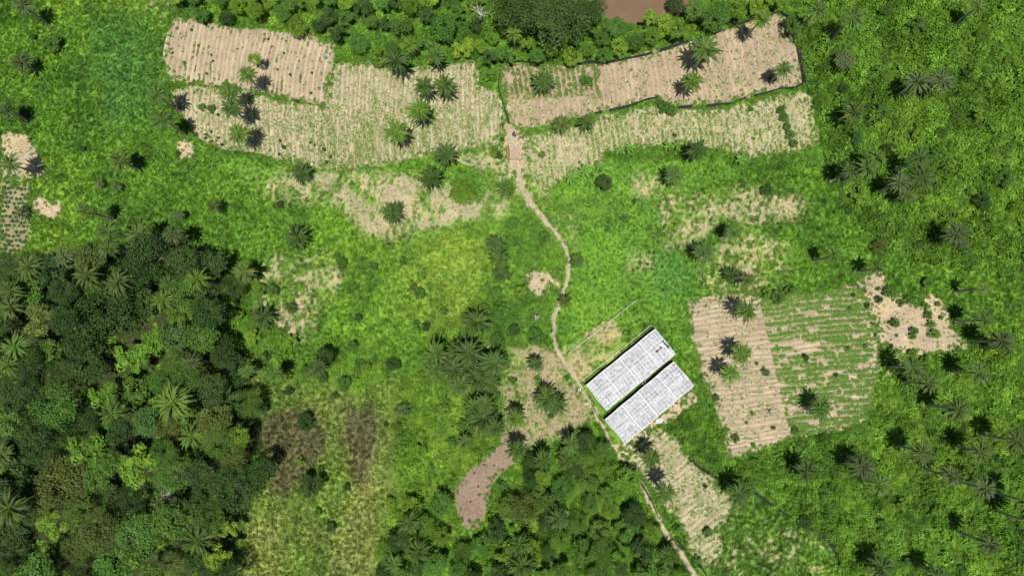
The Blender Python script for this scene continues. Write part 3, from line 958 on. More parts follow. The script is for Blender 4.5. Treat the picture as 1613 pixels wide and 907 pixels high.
CL = ['clump%d' % k for k in range(5)]; TU = ['tuft%d' % k for k in range(4)]; HE = ['herb%d' % k for k in range(3)]
NAMES = {'meadow_grass': ('grass', TU, 'short green and yellowing grass between the fields'),
         'undergrowth': ('undergrowth', CL, 'lush leafy undergrowth covering the uncleared land'),
         'sparse_weeds': ('weeds', HE, 'sparse weeds dotting the bare soil')}
for key, _n, lab, *_ in FIELD_SPEC:
    NAMES['crop_' + key] = ('crop_plants', HE, 'low green plants growing in ' + {'a': 'the bare ridged field', 'b': 'the wide field left of the path', 'c': 'the reddish fenced field', 'd': 'the pale field below the fence', 'e': 'the rows right of the greenhouses', 'f': 'the diagonal rows below the greenhouses'}[key])
for key, parts in SC['pts'].items():
    if key.startswith('crop_'):
        for q in parts: q['v'] = NR.integers(0, 3, len(q['p']))
    nm, pr_, lb = NAMES[key]
    scatter_object(nm, pr_, parts, lb)

# ------------------------------------------------------------------ places, for telling things apart in words
ORD = ['first', 'second', 'third', 'fourth', 'fifth', 'sixth', 'seventh', 'eighth', 'ninth', 'tenth', 'eleventh', 'twelfth', 'thirteenth', 'fourteenth', 'fifteenth', 'sixteenth', 'seventeenth', 'eighteenth', 'nineteenth', 'twentieth']
PENDING = []       # (object, words, category, place, px, py)


def settle():
    """give every waiting thing a label that singles it out"""
    from collections import defaultdict
    d = defaultdict(list)
    for o, w, cat, place, px_, py_ in PENDING:
        d[(w, place)].append((px_, py_, o, cat))
    for (w, place), L in d.items():
        L.sort(key=lambda q: q[0])
        for i, (_, _, o, cat) in enumerate(L):
            if len(L) == 1: o['label'] = '%s %s' % (w, place)
            elif i == 0: o['label'] = '%s %s, leftmost of %d' % (w, place, len(L))
            elif i == len(L) - 1: o['label'] = '%s %s, rightmost of %d' % (w, place, len(L))
            else: o['label'] = '%s %s, %s from left' % (w, place, ORD[i])
            o['category'] = cat
    PENDING.clear()


PLACES = [  # box in photo pixels, words
    ((250, 0, 535, 60), 'in woodland above the bare ridged field'),
    ((235, 60, 450, 240), 'beside or on the bare ridged field'),
    ((450, 0, 700, 62), 'in the top woodland strip, left part'),
    ((700, 0, 800, 95), 'in top woodland above the wide field'),
    ((450, 62, 830, 262), 'on the wide field left of the path'),
    ((800, 0, 945, 98), 'by the dark trees at top centre'),
    ((945, 0, 1090, 70), 'beside the muddy river'),
    ((945, 60, 1100, 95), 'along the upper net fence'),
    ((1090, 0, 1245, 30), 'at top corner of fenced field'),
    ((800, 60, 1275, 262), 'on the fenced and weedy right fields'),
    ((1245, 0, 1420, 110), 'in the top right thicket beside the field'),
    ((1420, 0, 1700, 110), 'in the top right corner thicket'),
    ((1275, 110, 1420, 230), 'in the thicket just right of the fields'),
    ((1420, 110, 1700, 230), 'in the thicket by the right edge'),
    ((1290, 230, 1500, 330), 'in the palm cluster right of the fields'),
    ((1290, 330, 1700, 440), 'in the thicket above the bare right plot'),
    ((1500, 230, 1700, 330), 'low on the upper right edge'),
    ((-60, -60, 250, 120), 'on the top left meadow'),
    ((-60, 120, 250, 300), 'on the left meadow beside the bare patch'),
    ((-60, 300, 100, 410), 'by the round crops at left edge'),
    ((100, 300, 420, 395), 'on meadow above the left forest'),
    ((250, 240, 420, 330), 'on slope under the left fields'),
    ((420, 255, 700, 400), 'on patchy plot below the wide field'),
    ((700, 262, 870, 345), 'near the path below the shed'),
    ((870, 255, 985, 350), 'on slope right of the upper path'),
    ((985, 255, 1100, 345), 'on slope under the weedy field'),
    ((1100, 262, 1290, 345), 'on the pale patchy slope'),
    ((360, 395, 545, 545), 'on patchy clearing beside left forest'),
    ((545, 395, 765, 480), 'on the yellowish meadow'),
    ((765, 345, 880, 475), 'left of the middle of the path'),
    ((880, 345, 1040, 510), 'just right of the middle of the path'),
    ((1040, 345, 1260, 462), 'on the slope above the crop-row field'),
    ((1260, 380, 1345, 450), 'above the crop-row field'),
    ((1085, 455, 1345, 730), 'on the crop-row field'),
    ((1345, 440, 1500, 575), 'on or beside the bare right plot'),
    ((1500, 430, 1700, 560), 'right of the bare right plot'),
    ((1345, 560, 1480, 680), 'below the bare right plot'),
    ((1480, 550, 1700, 680), 'in lower right thicket near the edge'),
    ((1200, 680, 1420, 800), 'in weeds below the crop-row field'),
    ((1420, 680, 1530, 800), 'amid the lower right weeds'),
    ((1530, 680, 1700, 800), 'in the lower right weeds by the edge'),
    ((1200, 800, 1700, 960), 'in the bottom right weeds'),
    ((660, 480, 880, 610), 'in palm grove left of greenhouses'),
    ((600, 610, 790, 720), 'left of the reddish clearing'),
    ((780, 600, 960, 740), 'around clearing left of greenhouses'),
    ((960, 660, 1200, 960), 'on diagonal rows below the greenhouses'),
    ((545, 480, 660, 610), 'in bushes under the yellowish meadow'),
    ((395, 540, 545, 605), 'in the bushes beside the left forest'),
    ((395, 605, 600, 720), 'at the top of the olive meadow'),
    ((395, 720, 600, 960), 'at the bottom of the olive meadow'),
    ((600, 720, 720, 960), 'in low wood beside olive meadow'),
    ((720, 720, 840, 850), 'in low wood beside reddish clearing'),
    ((720, 850, 840, 960), 'in low wood at bottom centre'),
    ((840, 720, 920, 820), 'in low wood below the clearing'),
    ((840, 820, 920, 960), 'at the bottom of the low wood'),
    ((920, 680, 1090, 960), 'in low wood along lower path'),
    ((-60, 380, 90, 480), 'at upper left end of forest'),
    ((90, 380, 200, 480), 'by the upper large dark forest crown'),
    ((200, 360, 290, 480), 'right of the upper large dark crown'),
    ((290, 360, 420, 480), 'at the upper right rim of the forest'),
    ((-60, 480, 90, 580), 'by the left edge in mid forest'),
    ((90, 480, 200, 580), 'around the round olive forest crown'),
    ((200, 480, 300, 580), 'right of the round olive forest crown'),
    ((300, 480, 420, 580), 'at forest rim beside bright bushes'),
    ((-60, 580, 90, 680), 'left of the lower forest'),
    ((90, 580, 200, 680), 'left of the big bright forest palm'),
    ((200, 580, 300, 680), 'around the big bright forest palm'),
    ((300, 580, 440, 680), 'right of the big bright forest palm'),
    ((-60, 680, 90, 780), 'by left edge of lower forest'),
    ((90, 680, 200, 780), 'left of middle in lower forest'),
    ((200, 680, 300, 780), 'right of middle in lower forest'),
    ((300, 680, 440, 800), 'at forest rim beside brown meadow'),
    ((-60, 780, 90, 860), 'near the lower left corner'),
    ((90, 780, 200, 860), 'in bottom forest left of its palms'),
    ((200, 780, 300, 860), 'among the small bottom forest palms'),
    ((300, 780, 420, 860), 'at forest rim beside olive meadow'),
    ((-60, 860, 200, 990), 'at the bottom edge of the forest'),
    ((200, 860, 420, 990), 'at bottom right end of forest'),
]


def place_of(px_, py_):
    for (x0, y0, x1, y1), w in PLACES:
        if x0 <= px_ < x1 and y0 <= py_ < y1:
            return w
    return 'on open ground'


# ------------------------------------------------------------------ oil palms
def frond_mesh(seed, length, rise, droop, nl=20, lw=0.16, ll=0.95, up=0.35):
    """pinnate leaf along +x: arched midrib with leaflets hanging both sides"""
    rng = random.Random(seed)
    mb = MB()

    def pos(t):
        return Vector((length * (t - 0.10 * t * t), 0.10 * math.sin(t * 2.6 + seed), rise * t * 1.9 - droop * t * t))
    K = 8
    ribp = [pos(i / K) for i in range(K + 1)]
    for i in range(K):
        a, b = ribp[i], ribp[i + 1]
        w0 = 0.10 * (1 - i / K) + 0.02; w1 = 0.10 * (1 - (i + 1) / K) + 0.02
        mb.add([a + Vector((0, -w0, .03)), a + Vector((0, w0, .03)), b + Vector((0, w1, .03)), b + Vector((0, -w1, .03))], [(0, 3, 2, 1)], 0.95)
    for i in range(nl):
        t = 0.16 + 0.84 * (i + 0.5) / nl
        p = pos(t); tg = (pos(min(t + .03, 1.03)) - p).normalized()
        prof = math.sin(min(1, t * 1.15) * math.pi * .86 + .35)
        for sgn in (-1, 1):
            lg = ll * max(.35, prof) * rng.uniform(.8, 1.15)
            side = Vector((0, sgn, 0))
            dirv = (side * 0.82 + tg * (0.45 + 0.5 * t) + Vector((0, 0, up - 0.35 * rng.random()))).normalized()
            e = p + dirv * lg + Vector((0, 0, -0.30 * lg * rng.uniform(.6, 1.5)))
            m = p + dirv * lg * .5 + Vector((0, 0, 0.03))
            w = tg * lw * rng.uniform(.75, 1.25)
            v = [p, m - w, e, m + w]
            mb.add(v, [(0, 1, 2, 3) if sgn < 0 else (0, 3, 2, 1)], min(1, max(0, 0.45 + rng.gauss(0, .2))))
    return mb.build('frond', M_FROND)


FR = {'top': [frond_mesh(1, 2.5, 1.5, 1.0, 16, .09, .5, .7), frond_mesh(2, 2.8, 1.35, 1.2, 17, .09, .52, .7)],
      'mid': [frond_mesh(3, 3.75, 1.05, 1.9, 24, .10, .66, .55), frond_mesh(4, 4.0, .9, 1.8, 25, .10, .66, .55), frond_mesh(8, 3.5, 1.0, 2.2, 23, .10, .62, .5)],
      'low': [frond_mesh(5, 3.9, .35, 2.4, 24, .10, .64, .3), frond_mesh(6, 3.6, .15, 2.5, 22, .10, .6, .25), frond_mesh(7, 4.0, .45, 2.1, 24, .10, .64, .3)]}


def heart_mesh(seed):
    rng = random.Random(seed)
    mb = MB()
    mb.tube([(0, 0, -.7), (0, 0, -.2), (0, 0, .15), (0, 0, .45)], [.26, .42, .34, .1], 8, .4)
    for i in range(16):         # old leaf bases and the unopened spear leaves
        a = i * 2.4 + rng.uniform(-.2, .2); e = rng.uniform(.35, 1.25)
        d = Vector((math.cos(a) * math.cos(e), math.sin(a) * math.cos(e), math.sin(e)))
        L = rng.uniform(.6, 1.5)
        q = d.cross(Vector((0, 0, 1))).normalized() * .11
        b = Vector((0, 0, .1)) + d * .2
        mb.add([b - q, b + q, b + d * L + q * .3, b + d * L - q * .3], [(0, 1, 2, 3)], rng.random())
    return mb.build('crown', M_FROND)


HEARTS = [heart_mesh(k) for k in range(3)]
def palm_trunk(h, seed):
    rng = random.Random(seed)
    mb = MB()
    K = 9; bx, by = rng.uniform(-.35, .35), rng.uniform(-.35, .35)
    pts = []; rad = []
    for i in range(K + 1):
        t = i / K
        pts.append((bx * math.sin(t * math.pi), by * math.sin(t * math.pi), -0.4 + (h + 0.2) * t))
        rad.append((0.36 - 0.12 * t + (0.12 if i == 0 else 0)) * rng.uniform(.94, 1.06))
    mb.tube(pts, rad, 7)
    return mb.build('trunk', M_BARK, True)


TR = {h: [palm_trunk(h, h * 7 + k) for k in range(2)] for h in (1, 2, 4, 6, 8, 10, 12, 14)}
PALM_COL = {'n': (0.060, 0.118, 0.023), 'd': (0.046, 0.090, 0.022), 'b': (0.082, 0.155, 0.024), 'g': (0.066, 0.100, 0.036), 'o': (0.062, 0.100, 0.023)}
PALM_WORD = {'n': 'green', 'd': 'dark green', 'b': 'bright green', 'g': 'greyish green', 'o': 'olive green'}


def palm(px_, py_, r, h, kind='n', words=None, place=None, nf=None):
    """px_, py_: crown centre in the photo; r crown radius in photo pixels; h trunk height"""
    hs = min(TR, key=lambda q: abs(q - h))
    x_, y_ = at(px_, py_, hs + 0.4)
    z_ = zt(x_, y_)
    root = empty('oil_palm' if hs > 2 else 'young_palm', (x_, y_, z_), R.uniform(0, 6.28))
    obj('trunk', R.choice(TR[hs]), root, scl=(1, 1, 1))
    s = r * 0.172 / 3.55
    if hs <= 2: root.children[0].scale = (.6, .6, 1)
    cr = obj('crown', R.choice(HEARTS), root, (0, 0, hs), (R.gauss(0, .13), R.gauss(0, .13), 0), (s * R.uniform(.95, 1.08), s * R.uniform(.95, 1.08), s * R.uniform(.75, 1.3)))
    base = PALM_COL[kind]
    k = R.uniform(.85, 1.18)
    cr.color = (base[0] * k * 1.15, base[1] * k * 1.15, base[2] * k, 1)
    n = nf or (36 if r > 14 else 28)
    for i in range(n):
        t = (i + 0.5) / n
        ring = 'low' if t < .32 else ('mid' if t < .76 else 'top')
        a = i * 2.39996 + R.uniform(-.14, .14)
        o = obj('frond', R.choice(FR[ring]), cr, (math.cos(a) * .2, math.sin(a) * .2, .1 + .25 * t),
                (R.uniform(-.3, .3), R.uniform(-.14, .14), a), (R.uniform(.88, 1.12),) * 3)
        q = k * R.uniform(.8, 1.22)
        cc = base
        if ring == 'low' and R.random() < .17: cc = (base[0] * 1.7 + .03, base[1] * 1.15 + .015, base[2] * 1.1 + .01)
        o.color = (cc[0] * q, cc[1] * q, cc[2] * q, 1)
    root['group'] = 'oil palms scattered over the land'
    size = 'tall' if hs >= 10 else ('small' if r < 12 else 'medium')
    if r >= 21: size = 'broad'
    PENDING.append((root, words or '%s %s palm' % (size, PALM_WORD[kind]), 'palm', place or place_of(px_, py_), px_, py_))
    return root


PALMS = [  # photo x, y, crown radius in pixels, trunk height, hue
    (33, 8, 17, 10, 'g'), (32, 98, 16, 6, 'g'), (8, 174, 15, 8, 'd'), (14, 258, 18, 10, 'n'), (186, 252, 16, 10, 'o'),
    (246, 149, 17, 14, 'n'), (255, 188, 18, 14, 'n'), (361, 146, 15, 12, 'n'), (364, 169, 17, 14, 'd'), (389, 117, 16, 12, 'n'), (374, 210, 19, 12, 'b'),
    (183, 294, 10, 2, 'g'), (155, 289, 9, 2, 'g'), (623, 95, 22, 12, 'd'), (645, 70, 15, 8, 'b'), (686, 88, 17, 10, 'n'), (668, 136, 18, 10, 'n'), (701, 134, 19, 10, 'n'),
    (660, 174, 21, 12, 'b'), (625, 208, 20, 12, 'b'), (701, 242, 19, 8, 'd'), (679, 280, 20, 6, 'd'), (474, 273, 17, 4, 'd'), (810, 53, 14, 10, 'b'), (796, 298, 15, 4, 'n'),
    (855, 127, 19, 6, 'n'), (1091, 127, 19, 10, 'b'), (1111, 76, 26, 12, 'n'), (1200, 30, 17, 14, 'b'), (884, 195, 16, 4, 'o'), (924, 193, 15, 4, 'n'), (1099, 235, 18, 10, 'd'), (1063, 276, 18, 8, 'n'),
    (1236, 108, 16, 10, 'n'), (1290, 14, 16, 14, 'n'), (1347, 26, 18, 14, 'n'), (1446, 130, 22, 10, 'g'), (1486, 126, 20, 10, 'g'), (1345, 175, 19, 10, 'o'),
    (1381, 250, 17, 12, 'n'), (1366, 266, 20, 14, 'n'), (1341, 268, 17, 12, 'd'), (1449, 248, 17, 14, 'd'), (1418, 287, 18, 12, 'g'), (1454, 278, 20, 14, 'd'), (1543, 10, 16, 10, 'n'),
    (33, 334, 14, 2, 'g'), (132, 331, 13, 14, 'o'), (167, 364, 17, 14, 'n'), (170, 390, 17, 14, 'n'), (217, 370, 21, 12, 'o'), (271, 370, 16, 12, 'g'), (99, 404, 17, 12, 'g'), (43, 419, 22, 12, 'o'),
    (136, 434, 20, 14, 'o'), (184, 445, 21, 14, 'o'), (309, 440, 19, 14, 'b'), (265, 449, 16, 14, 'n'), (256, 473, 18, 14, 'b'), (15, 457, 19, 14, 'o'), (16, 483, 19, 14, 'o'), (23, 546, 23, 14, 'n'), (13, 575, 19, 14, 'b'),
    (382, 429, 18, 10, 'o'), (335, 325, 13, 6, 'o'), (281, 338, 10, 4, 'g'), (299, 570, 15, 10, 'g'), (414, 498, 19, 4, 'd'), (387, 584, 14, 10, 'n'),
    (468, 373, 21, 4, 'd'), (618, 335, 19, 6, 'd'), (428, 456, 11, 2, 'd'), (458, 485, 11, 2, 'd'), (780, 384, 15, 6, 'd'), (786, 408, 17, 6, 'n'), (790, 432, 15, 6, 'd'),
    (750, 508, 25, 6, 'n'), (686, 556, 22, 8, 'n'), (737, 556, 25, 8, 'd'), (777, 572, 25, 8, 'd'), (712, 583, 24, 6, 'd'), (750, 596, 22, 6, 'd'), (683, 583, 17, 6, 'n'), (498, 578, 17, 10, 'd'), (430, 591, 14, 12, 'n'),
    (909, 411, 13, 4, 'n'), (890, 473, 12, 4, 'o'), (1109, 396, 18, 8, 'd'), (1156, 364, 15, 10, 'n'), (1176, 490, 18, 10, 'n'), (1169, 557, 17, 10, 'b'), (1150, 588, 17, 10, 'b'), (1178, 440, 14, 8, 'o'), (1152, 432, 14, 4, 'd'), (843, 574, 14, 6, 'd'),
    (1507, 368, 21, 10, 'g'), (1552, 455, 12, 12, 'b'), (1552, 502, 15, 12, 'n'), (1578, 536, 18, 12, 'g'), (1439, 580, 19, 12, 'd'), (1543, 588, 18, 12, 'n'), (1383, 421, 14, 10, 'n'), (1314, 402, 12, 12, 'n'), (1431, 306, 15, 8, 'o'),
    (271, 634, 29, 14, 'b'), (174, 652, 20, 12, 'n'), (301, 687, 21, 10, 'b'), (355, 632, 25, 8, 'd'), (311, 850, 24, 14, 'n'), (14, 801, 27, 14, 'o'), (0, 716, 18, 14, 'o'), (250, 834, 17, 10, 'o'), (247, 791, 14, 8, 'o'),
    (644, 823, 20, 8, 'n'), (659, 868, 20, 8, 'n'), (634, 645, 12, 2, 'g'), (764, 636, 17, 6, 'n'), (760, 660, 29, 6, 'd'), (732, 696, 14, 4, 'o'), (812, 658, 18, 8, 'b'), (815, 708, 17, 8, 'n'), (818, 858, 20, 8, 'n'), (822, 893, 22, 8, 'n'), (620, 888, 15, 6, 'n'),
    (856, 725, 17, 8, 'n'), (861, 628, 22, 6, 'n'), (877, 637, 18, 6, 'd'), (891, 728, 14, 6, 'o'), (900, 700, 17, 8, 'n'), (881, 816, 20, 8, 'd'), (1027, 722, 17, 10, 'n'), (1049, 776, 17, 12, 'n'), (1165, 778, 20, 10, 'd'), (1054, 876, 17, 6, 'n'),
    (1294, 644, 19, 8, 'n'), (1268, 742, 20, 8, 'd'), (1359, 735, 23, 10, 'g'), (1386, 763, 19, 10, 'n'), (1454, 713, 21, 12, 'o'), (1511, 645, 20, 14, 'o'), (1464, 604, 17, 12, 'o'), (1547, 712, 19, 12, 'o'), (1603, 695, 19, 14, 'o'), (1499, 749, 18, 12, 'g'), (1555, 769, 18, 12, 'g'), (1562, 859, 17, 14, 'g'), (1389, 894, 22, 8, 'd'), (1628, 792, 18, 14, 'n'), (1630, 824, 18, 14, 'n'),
    (719, 553, 20, 6, 'n'), (762, 585, 22, 6, 'd'), (698, 568, 20, 6, 'd'), (727, 606, 20, 6, 'n'), (773, 604, 18, 6, 'd'), (745, 640, 17, 6, 'n'), (780, 672, 16, 6, 'd'),
    (1480, 908, 17, 10, 'd'), (1588, 548, 14, 10, 'n'),
]
for a in PALMS:
    palm(*a)


# ------------------------------------------------------------------ banana plants
def blade_mesh(seed):
    rng = random.Random(seed)
    mb = MB()
    K = 7; L = 1.9
    pts = [Vector((L * t, 0, 1.1 * math.sin(t * 2.1) * .55 - .2 * t)) for t in [i / K for i in range(K + 1)]]
    for i in range(K):
        for sgn in (-1, 1):
            w0 = .34 * math.sin((.12 + .88 * i / K) * math.pi) ** .7; w1 = .34 * max(.02, math.sin((.12 + .88 * (i + 1) / K) * math.pi)) ** .7
            a, b = pts[i], pts[i + 1]
            v = [a, b, b + Vector((0, sgn * w1, -.07)), a + Vector((0, sgn * w0, -.07))]
            mb.add(v, [(0, 1, 2, 3) if sgn > 0 else (3, 2, 1, 0)], .3 + .5 * rng.random())
    return mb.build('leaf', M_FROND)


BLADES = [blade_mesh(k) for k in range(2)]
mb = MB(); mb.tube([(0, 0, -.2), (0, 0, .8), (0, 0, 1.7)], [.16, .14, .09], 7); BSTEM = mb.build('stem', foliage_mat('banana_stem', False))
BAN = [(899, 281, 1.25), (921, 270, 1.2), (909, 274, .9), (992, 233, 1.0), (977, 238, .9), (1053, 230, 1.0), (1068, 229, 1.1), (1167, 251, 1.1), (945, 262, .8)]
for px_, py_, s in BAN:
    x_, y_ = at(px_, py_, 1.5)
    root = empty('banana_plant', (x_, y_, zt(x_, y_)), R.uniform(0, 6))
    root.scale = (s, s, s)
    o = obj('stem', BSTEM, root); o.color = (.12, .17, .05, 1)
    for i in range(8):
        o = obj('leaf', R.choice(BLADES), root, (0, 0, 1.55 + .05 * i), (R.uniform(-.2, .2), R.uniform(-.35, .25), i * 2.4), (R.uniform(.8, 1.1),) * 3)
        q = R.uniform(.8, 1.2); o.color = (.10 * q, .21 * q, .03 * q, 1)
    root['group'] = 'banana plants along the slope'
    PENDING.append((root, 'leafy banana plant', 'banana plant', 'at the rim of the weedy field' if px_ > 950 else 'on the slope below the shed', px_, py_))


# ------------------------------------------------------------------ broadleaf trees and shrubs
def crown_mesh(seed, lobes, leaves, leafsize, flat=0.62, spread=0.72, core=True):
    """crown of radius about 1: leaf-sized faces over many lobes, gaps between"""
    rng = random.Random(seed)
    mb = MB()
    L = []
    for i in range(lobes):
        a = rng.uniform(0, 6.283); r = spread * math.sqrt(rng.random())
        z = flat * (1 - (r / 1.02) ** 2) * rng.uniform(.55, 1.15)
        L.append((Vector((math.cos(a) * r, math.sin(a) * r, z)), rng.uniform(.16, .34), rng.random()))
    for i in range(leaves):
        c, r, lv = L[i % lobes]
        d = Vector((rng.gauss(0, 1), rng.gauss(0, 1), rng.gauss(.45, .8))).normalized()
        p = c + Vector((d.x * r, d.y * r, d.z * r * .8)) * rng.uniform(.55, 1.12)
        nn = d * .8 + Vector((rng.gauss(0, .45), rng.gauss(0, .45), .45))
        leafquad(mb, p, nn, leafsize * rng.uniform(.55, 1.3), rng, min(1, max(0, .55 * lv + .45 * rng.random() + rng.gauss(0, .08))))
    return mb.build('crown', M_LEAF)


CROWN = {
    'round': [crown_mesh(400 + k, 34, 2400, .058) for k in range(3)],
    'fine': [crown_mesh(420 + k, 60, 3600, .038, .5, .8) for k in range(2)],
    'loose': [crown_mesh(440 + k, 20, 1500, .075, .6, .78) for k in range(3)],
    'flat': [crown_mesh(460 + k, 50, 3600, .042, .3, .82) for k in range(2)],
}
SHRUB = [crown_mesh(480 + k, 14, 700, .10, .75, .62) for k in range(3)]


def limb_mesh(seed):
    """trunk of unit height with forking limbs"""
    rng = random.Random(seed)
    mb = MB()
    top = Vector((rng.uniform(-.06, .06), rng.uniform(-.06, .06), .62))
    mb.tube([(0, 0, -.06), (0, 0, 0), top * .5, top], [.075, .055, .042, .034], 7)
    for i in range(6):
        a = i * 1.05 + rng.uniform(-.3, .3); rr = rng.uniform(.2, .38)
        e = Vector((math.cos(a) * rr, math.sin(a) * rr, rng.uniform(.85, 1.02)))
        s = top * rng.uniform(.75, 1.0)
        mb.tube([s, (s + e) / 2 + Vector((math.cos(a), math.sin(a), 0)) * .05, e], [.026, .018, .008], 5)
    return mb.build('trunk', M_TRUNK, True)


LIMBS = [limb_mesh(k) for k in range(3)]
mb = MB()
for i in range(5):
    a = i * 1.26
    mb.tube([(0, 0, -.1), (math.cos(a) * .12, math.sin(a) * .12, .3), (math.cos(a) * .35, math.sin(a) * .35, .62)], [.05, .035, .015], 5)
SHSTEM = mb.build('stem', M_TRUNK, True)
TREE_COL = {'dark': (.040, .082, .020), 'green': (.074, .158, .026), 'bright': (.112, .215, .024), 'yellow': (.145, .25, .026), 'olive': (.092, .130, .030), 'grey': (.095, .135, .062), 'blue': (.058, .128, .034)}
TREE_WORD = {'dark': 'dark green', 'green': 'mid green', 'bright': 'bright green', 'yellow': 'yellow-green', 'olive': 'olive green', 'grey': 'greyish green', 'blue': 'blue-green'}


def tree(px_, py_, r, h, hue, form='round', words=None, place=None, group=None):
    """r crown radius in photo pixels, h height of the crown's top in metres"""
    rad = r * 0.172
    ch = rad * (.95 if form != 'flat' else .6)
    zc = max(h - ch * .8, .35 * h)
    x_, y_ = at(px_, py_, zc + ch * .3)
    root = empty('tree', (x_, y_, zt(x_, y_)), R.uniform(0, 6.28))
    obj('trunk', R.choice(LIMBS), root, scl=(rad * .95, rad * .95, zc + ch * .15))
    o = obj('crown', R.choice(CROWN[form]), root, (0, 0, zc), scl=(rad * R.uniform(.93, 1.1), rad * R.uniform(.93, 1.1), rad * R.uniform(.85, 1.15)))
    q = R.uniform(.85, 1.18); c_ = TREE_COL[hue]
    o.color = (c_[0] * q * R.uniform(.9, 1.12), c_[1] * q, c_[2] * q, 1)
    size = 'large' if r > 32 else ('small' if r < 17 else '')
    root['group'] = group or 'broadleaf trees'
    w = words or ' '.join(t for t in (size, TREE_WORD[hue], {'round': 'round', 'fine': 'fine-leaved', 'loose': 'loose', 'flat': 'spreading'}[form], 'tree') if t)
    PENDING.append((root, w, 'tree', place or place_of(px_, py_), px_, py_))
    return root


def shrub(px_, py_, r, hue='green', hmul=1.0, words=None, place=None):
    rad = r * 0.178
    x_, y_ = at(px_, py_, rad * .5)
    root = empty('shrub', (x_, y_, zt(x_, y_)), R.uniform(0, 6.28))
    obj('stem', SHSTEM, root, scl=(rad, rad, rad))
    o = obj('foliage', R.choice(SHRUB), root, (0, 0, rad * .25), scl=(rad * R.uniform(.95, 1.12), rad * R.uniform(.95, 1.12), rad * 1.1 * hmul))
    q = R.uniform(.88, 1.15); c_ = TREE_COL[hue]
    o.color = (c_[0] * q, c_[1] * q, c_[2] * q, 1)
    root['group'] = 'shrubs dotted over fields and meadows'
    PENDING.append((root, words or '%s%s rounded shrub' % ('tiny ' if r < 5.5 else ('large ' if r > 13 else ''), TREE_WORD[hue]), 'shrub', place or place_of(px_, py_), px_, py_))


# named trees that stand out in the photograph
BIG = [
    (238, 402, 46, 15, 'dark', 'fine'), (160, 495, 50, 14, 'dark', 'fine'), (330, 415, 28, 12, 'dark', 'round'), (205, 430, 30, 13, 'dark', 'fine'),
    (810, 8, 48, 16, 'dark', 'flat'), (885, 28, 50, 17, 'dark', 'flat'), (930, 8, 30, 15, 'dark', 'flat'), (800, 42, 20, 8, 'green', 'round'),
    (700, 45, 28, 8, 'green', 'loose'), (868, 78, 15, 6, 'yellow', 'round'), (1048, 38, 22, 8, 'yellow', 'loose'), (1030, 55, 18, 7, 'bright', 'round'), (1070, 45, 20, 8, 'bright', 'loose'), (1022, 25, 14, 7, 'yellow', 'loose'), (970, 42, 20, 8, 'green', 'round'),
    (975, 70, 18, 6, 'bright', 'loose'), (1000, 66, 18, 6, 'green', 'round'), (950, 60, 16, 6, 'green', 'round'), (925, 78, 14, 5, 'bright', 'round'),
    (1130, 25, 26, 9, 'green', 'round'), (1165, 10, 22, 9, 'bright', 'loose'), (1250, 38, 18, 7, 'green', 'round'), (1095, 15, 22, 9, 'green', 'loose'),
    (401, 93, 13, 8, 'bright', 'round'), (952, 287, 17, 6, 'dark', 'round'), (1350, 218, 12, 5, 'blue', 'round'), (1332, 95, 20, 7, 'grey', 'loose'),
    (275, 530, 27, 14, 'blue', 'round'), (245, 540, 24, 13, 'bright', 'loose'), (205, 560, 30, 12, 'bright', 'loose'), (285, 495, 22, 10, 'bright', 'loose'),
    (75, 555, 24, 12, 'green', 'loose'), (85, 640, 42, 15, 'green', 'fine'), (160, 620, 24, 14, 'bright', 'loose'), (135, 705, 34, 15, 'bright', 'loose'), (100, 760, 46, 15, 'olive', 'fine'), (150, 750, 26, 13, 'green', 'round'),
    (220, 735, 36, 16, 'bright', 'loose'), (270, 745, 32, 15, 'green', 'fine'), (230, 663, 24, 14, 'blue', 'round'), (340, 660, 30, 13, 'olive', 'round'), (375, 690, 22, 11, 'bright', 'round'), (365, 770, 40, 15, 'dark', 'fine'),
    (150, 838, 34, 14, 'olive', 'fine'), (215, 845, 38, 15, 'green', 'fine'), (80, 830, 26, 13, 'bright', 'loose'), (270, 820, 36, 15, 'green', 'round'), (345, 880, 26, 12, 'yellow', 'loose'), (360, 835, 18, 10, 'yellow', 'loose'), (180, 890, 30, 14, 'green', 'round'), (270, 890, 20, 11, 'olive', 'fine'),
    (490, 763, 21, 6, 'dark', 'loose'), (410, 742, 26, 12, 'dark', 'round'), (512, 561, 18, 8, 'dark', 'round'), (481, 664, 17, 4, 'dark', 'round'),
    (825, 800, 30, 8, 'olive', 'fine'), (806, 800, 24, 7, 'green', 'round'), (1520, 392, 13, 4, 'blue', 'round'), (1386, 388, 12, 4, 'olive', 'fine'), (1548, 318, 15, 4, 'dark', 'round'),
]
for a in BIG:
    tree(*a)
tree(733, 301, 29, 1.9, 'bright', 'flat', 'wide low bright green bush', 'at the right end of the patchy strip')
placed = [(a[0], a[1], a[2]) for a in BIG]


def fill(poly, box, rmin, rmax, hmin, hmax, hues, forms, tries, tight, avoid=()):
    n = 0
    for _ in range(tries):
        px_ = R.uniform(box[0], box[2]); py_ = R.uniform(box[1], box[3])
        if not in_poly(np.array([px_]), np.array([py_]), poly)[0]: continue
        r = R.uniform(rmin, rmax)
        if any((px_ - q[0]) ** 2 + (py_ - q[1]) ** 2 < (tight * (r + q[2])) ** 2 for q in placed): continue
        if any((px_ - q[0]) ** 2 + (py_ - q[1]) ** 2 < q[2] ** 2 for q in avoid): continue
        placed.append((px_, py_, r)); n += 1
        tree(px_, py_, r, R.uniform(hmin, hmax), R.choice(hues), R.choice(forms))
    return n


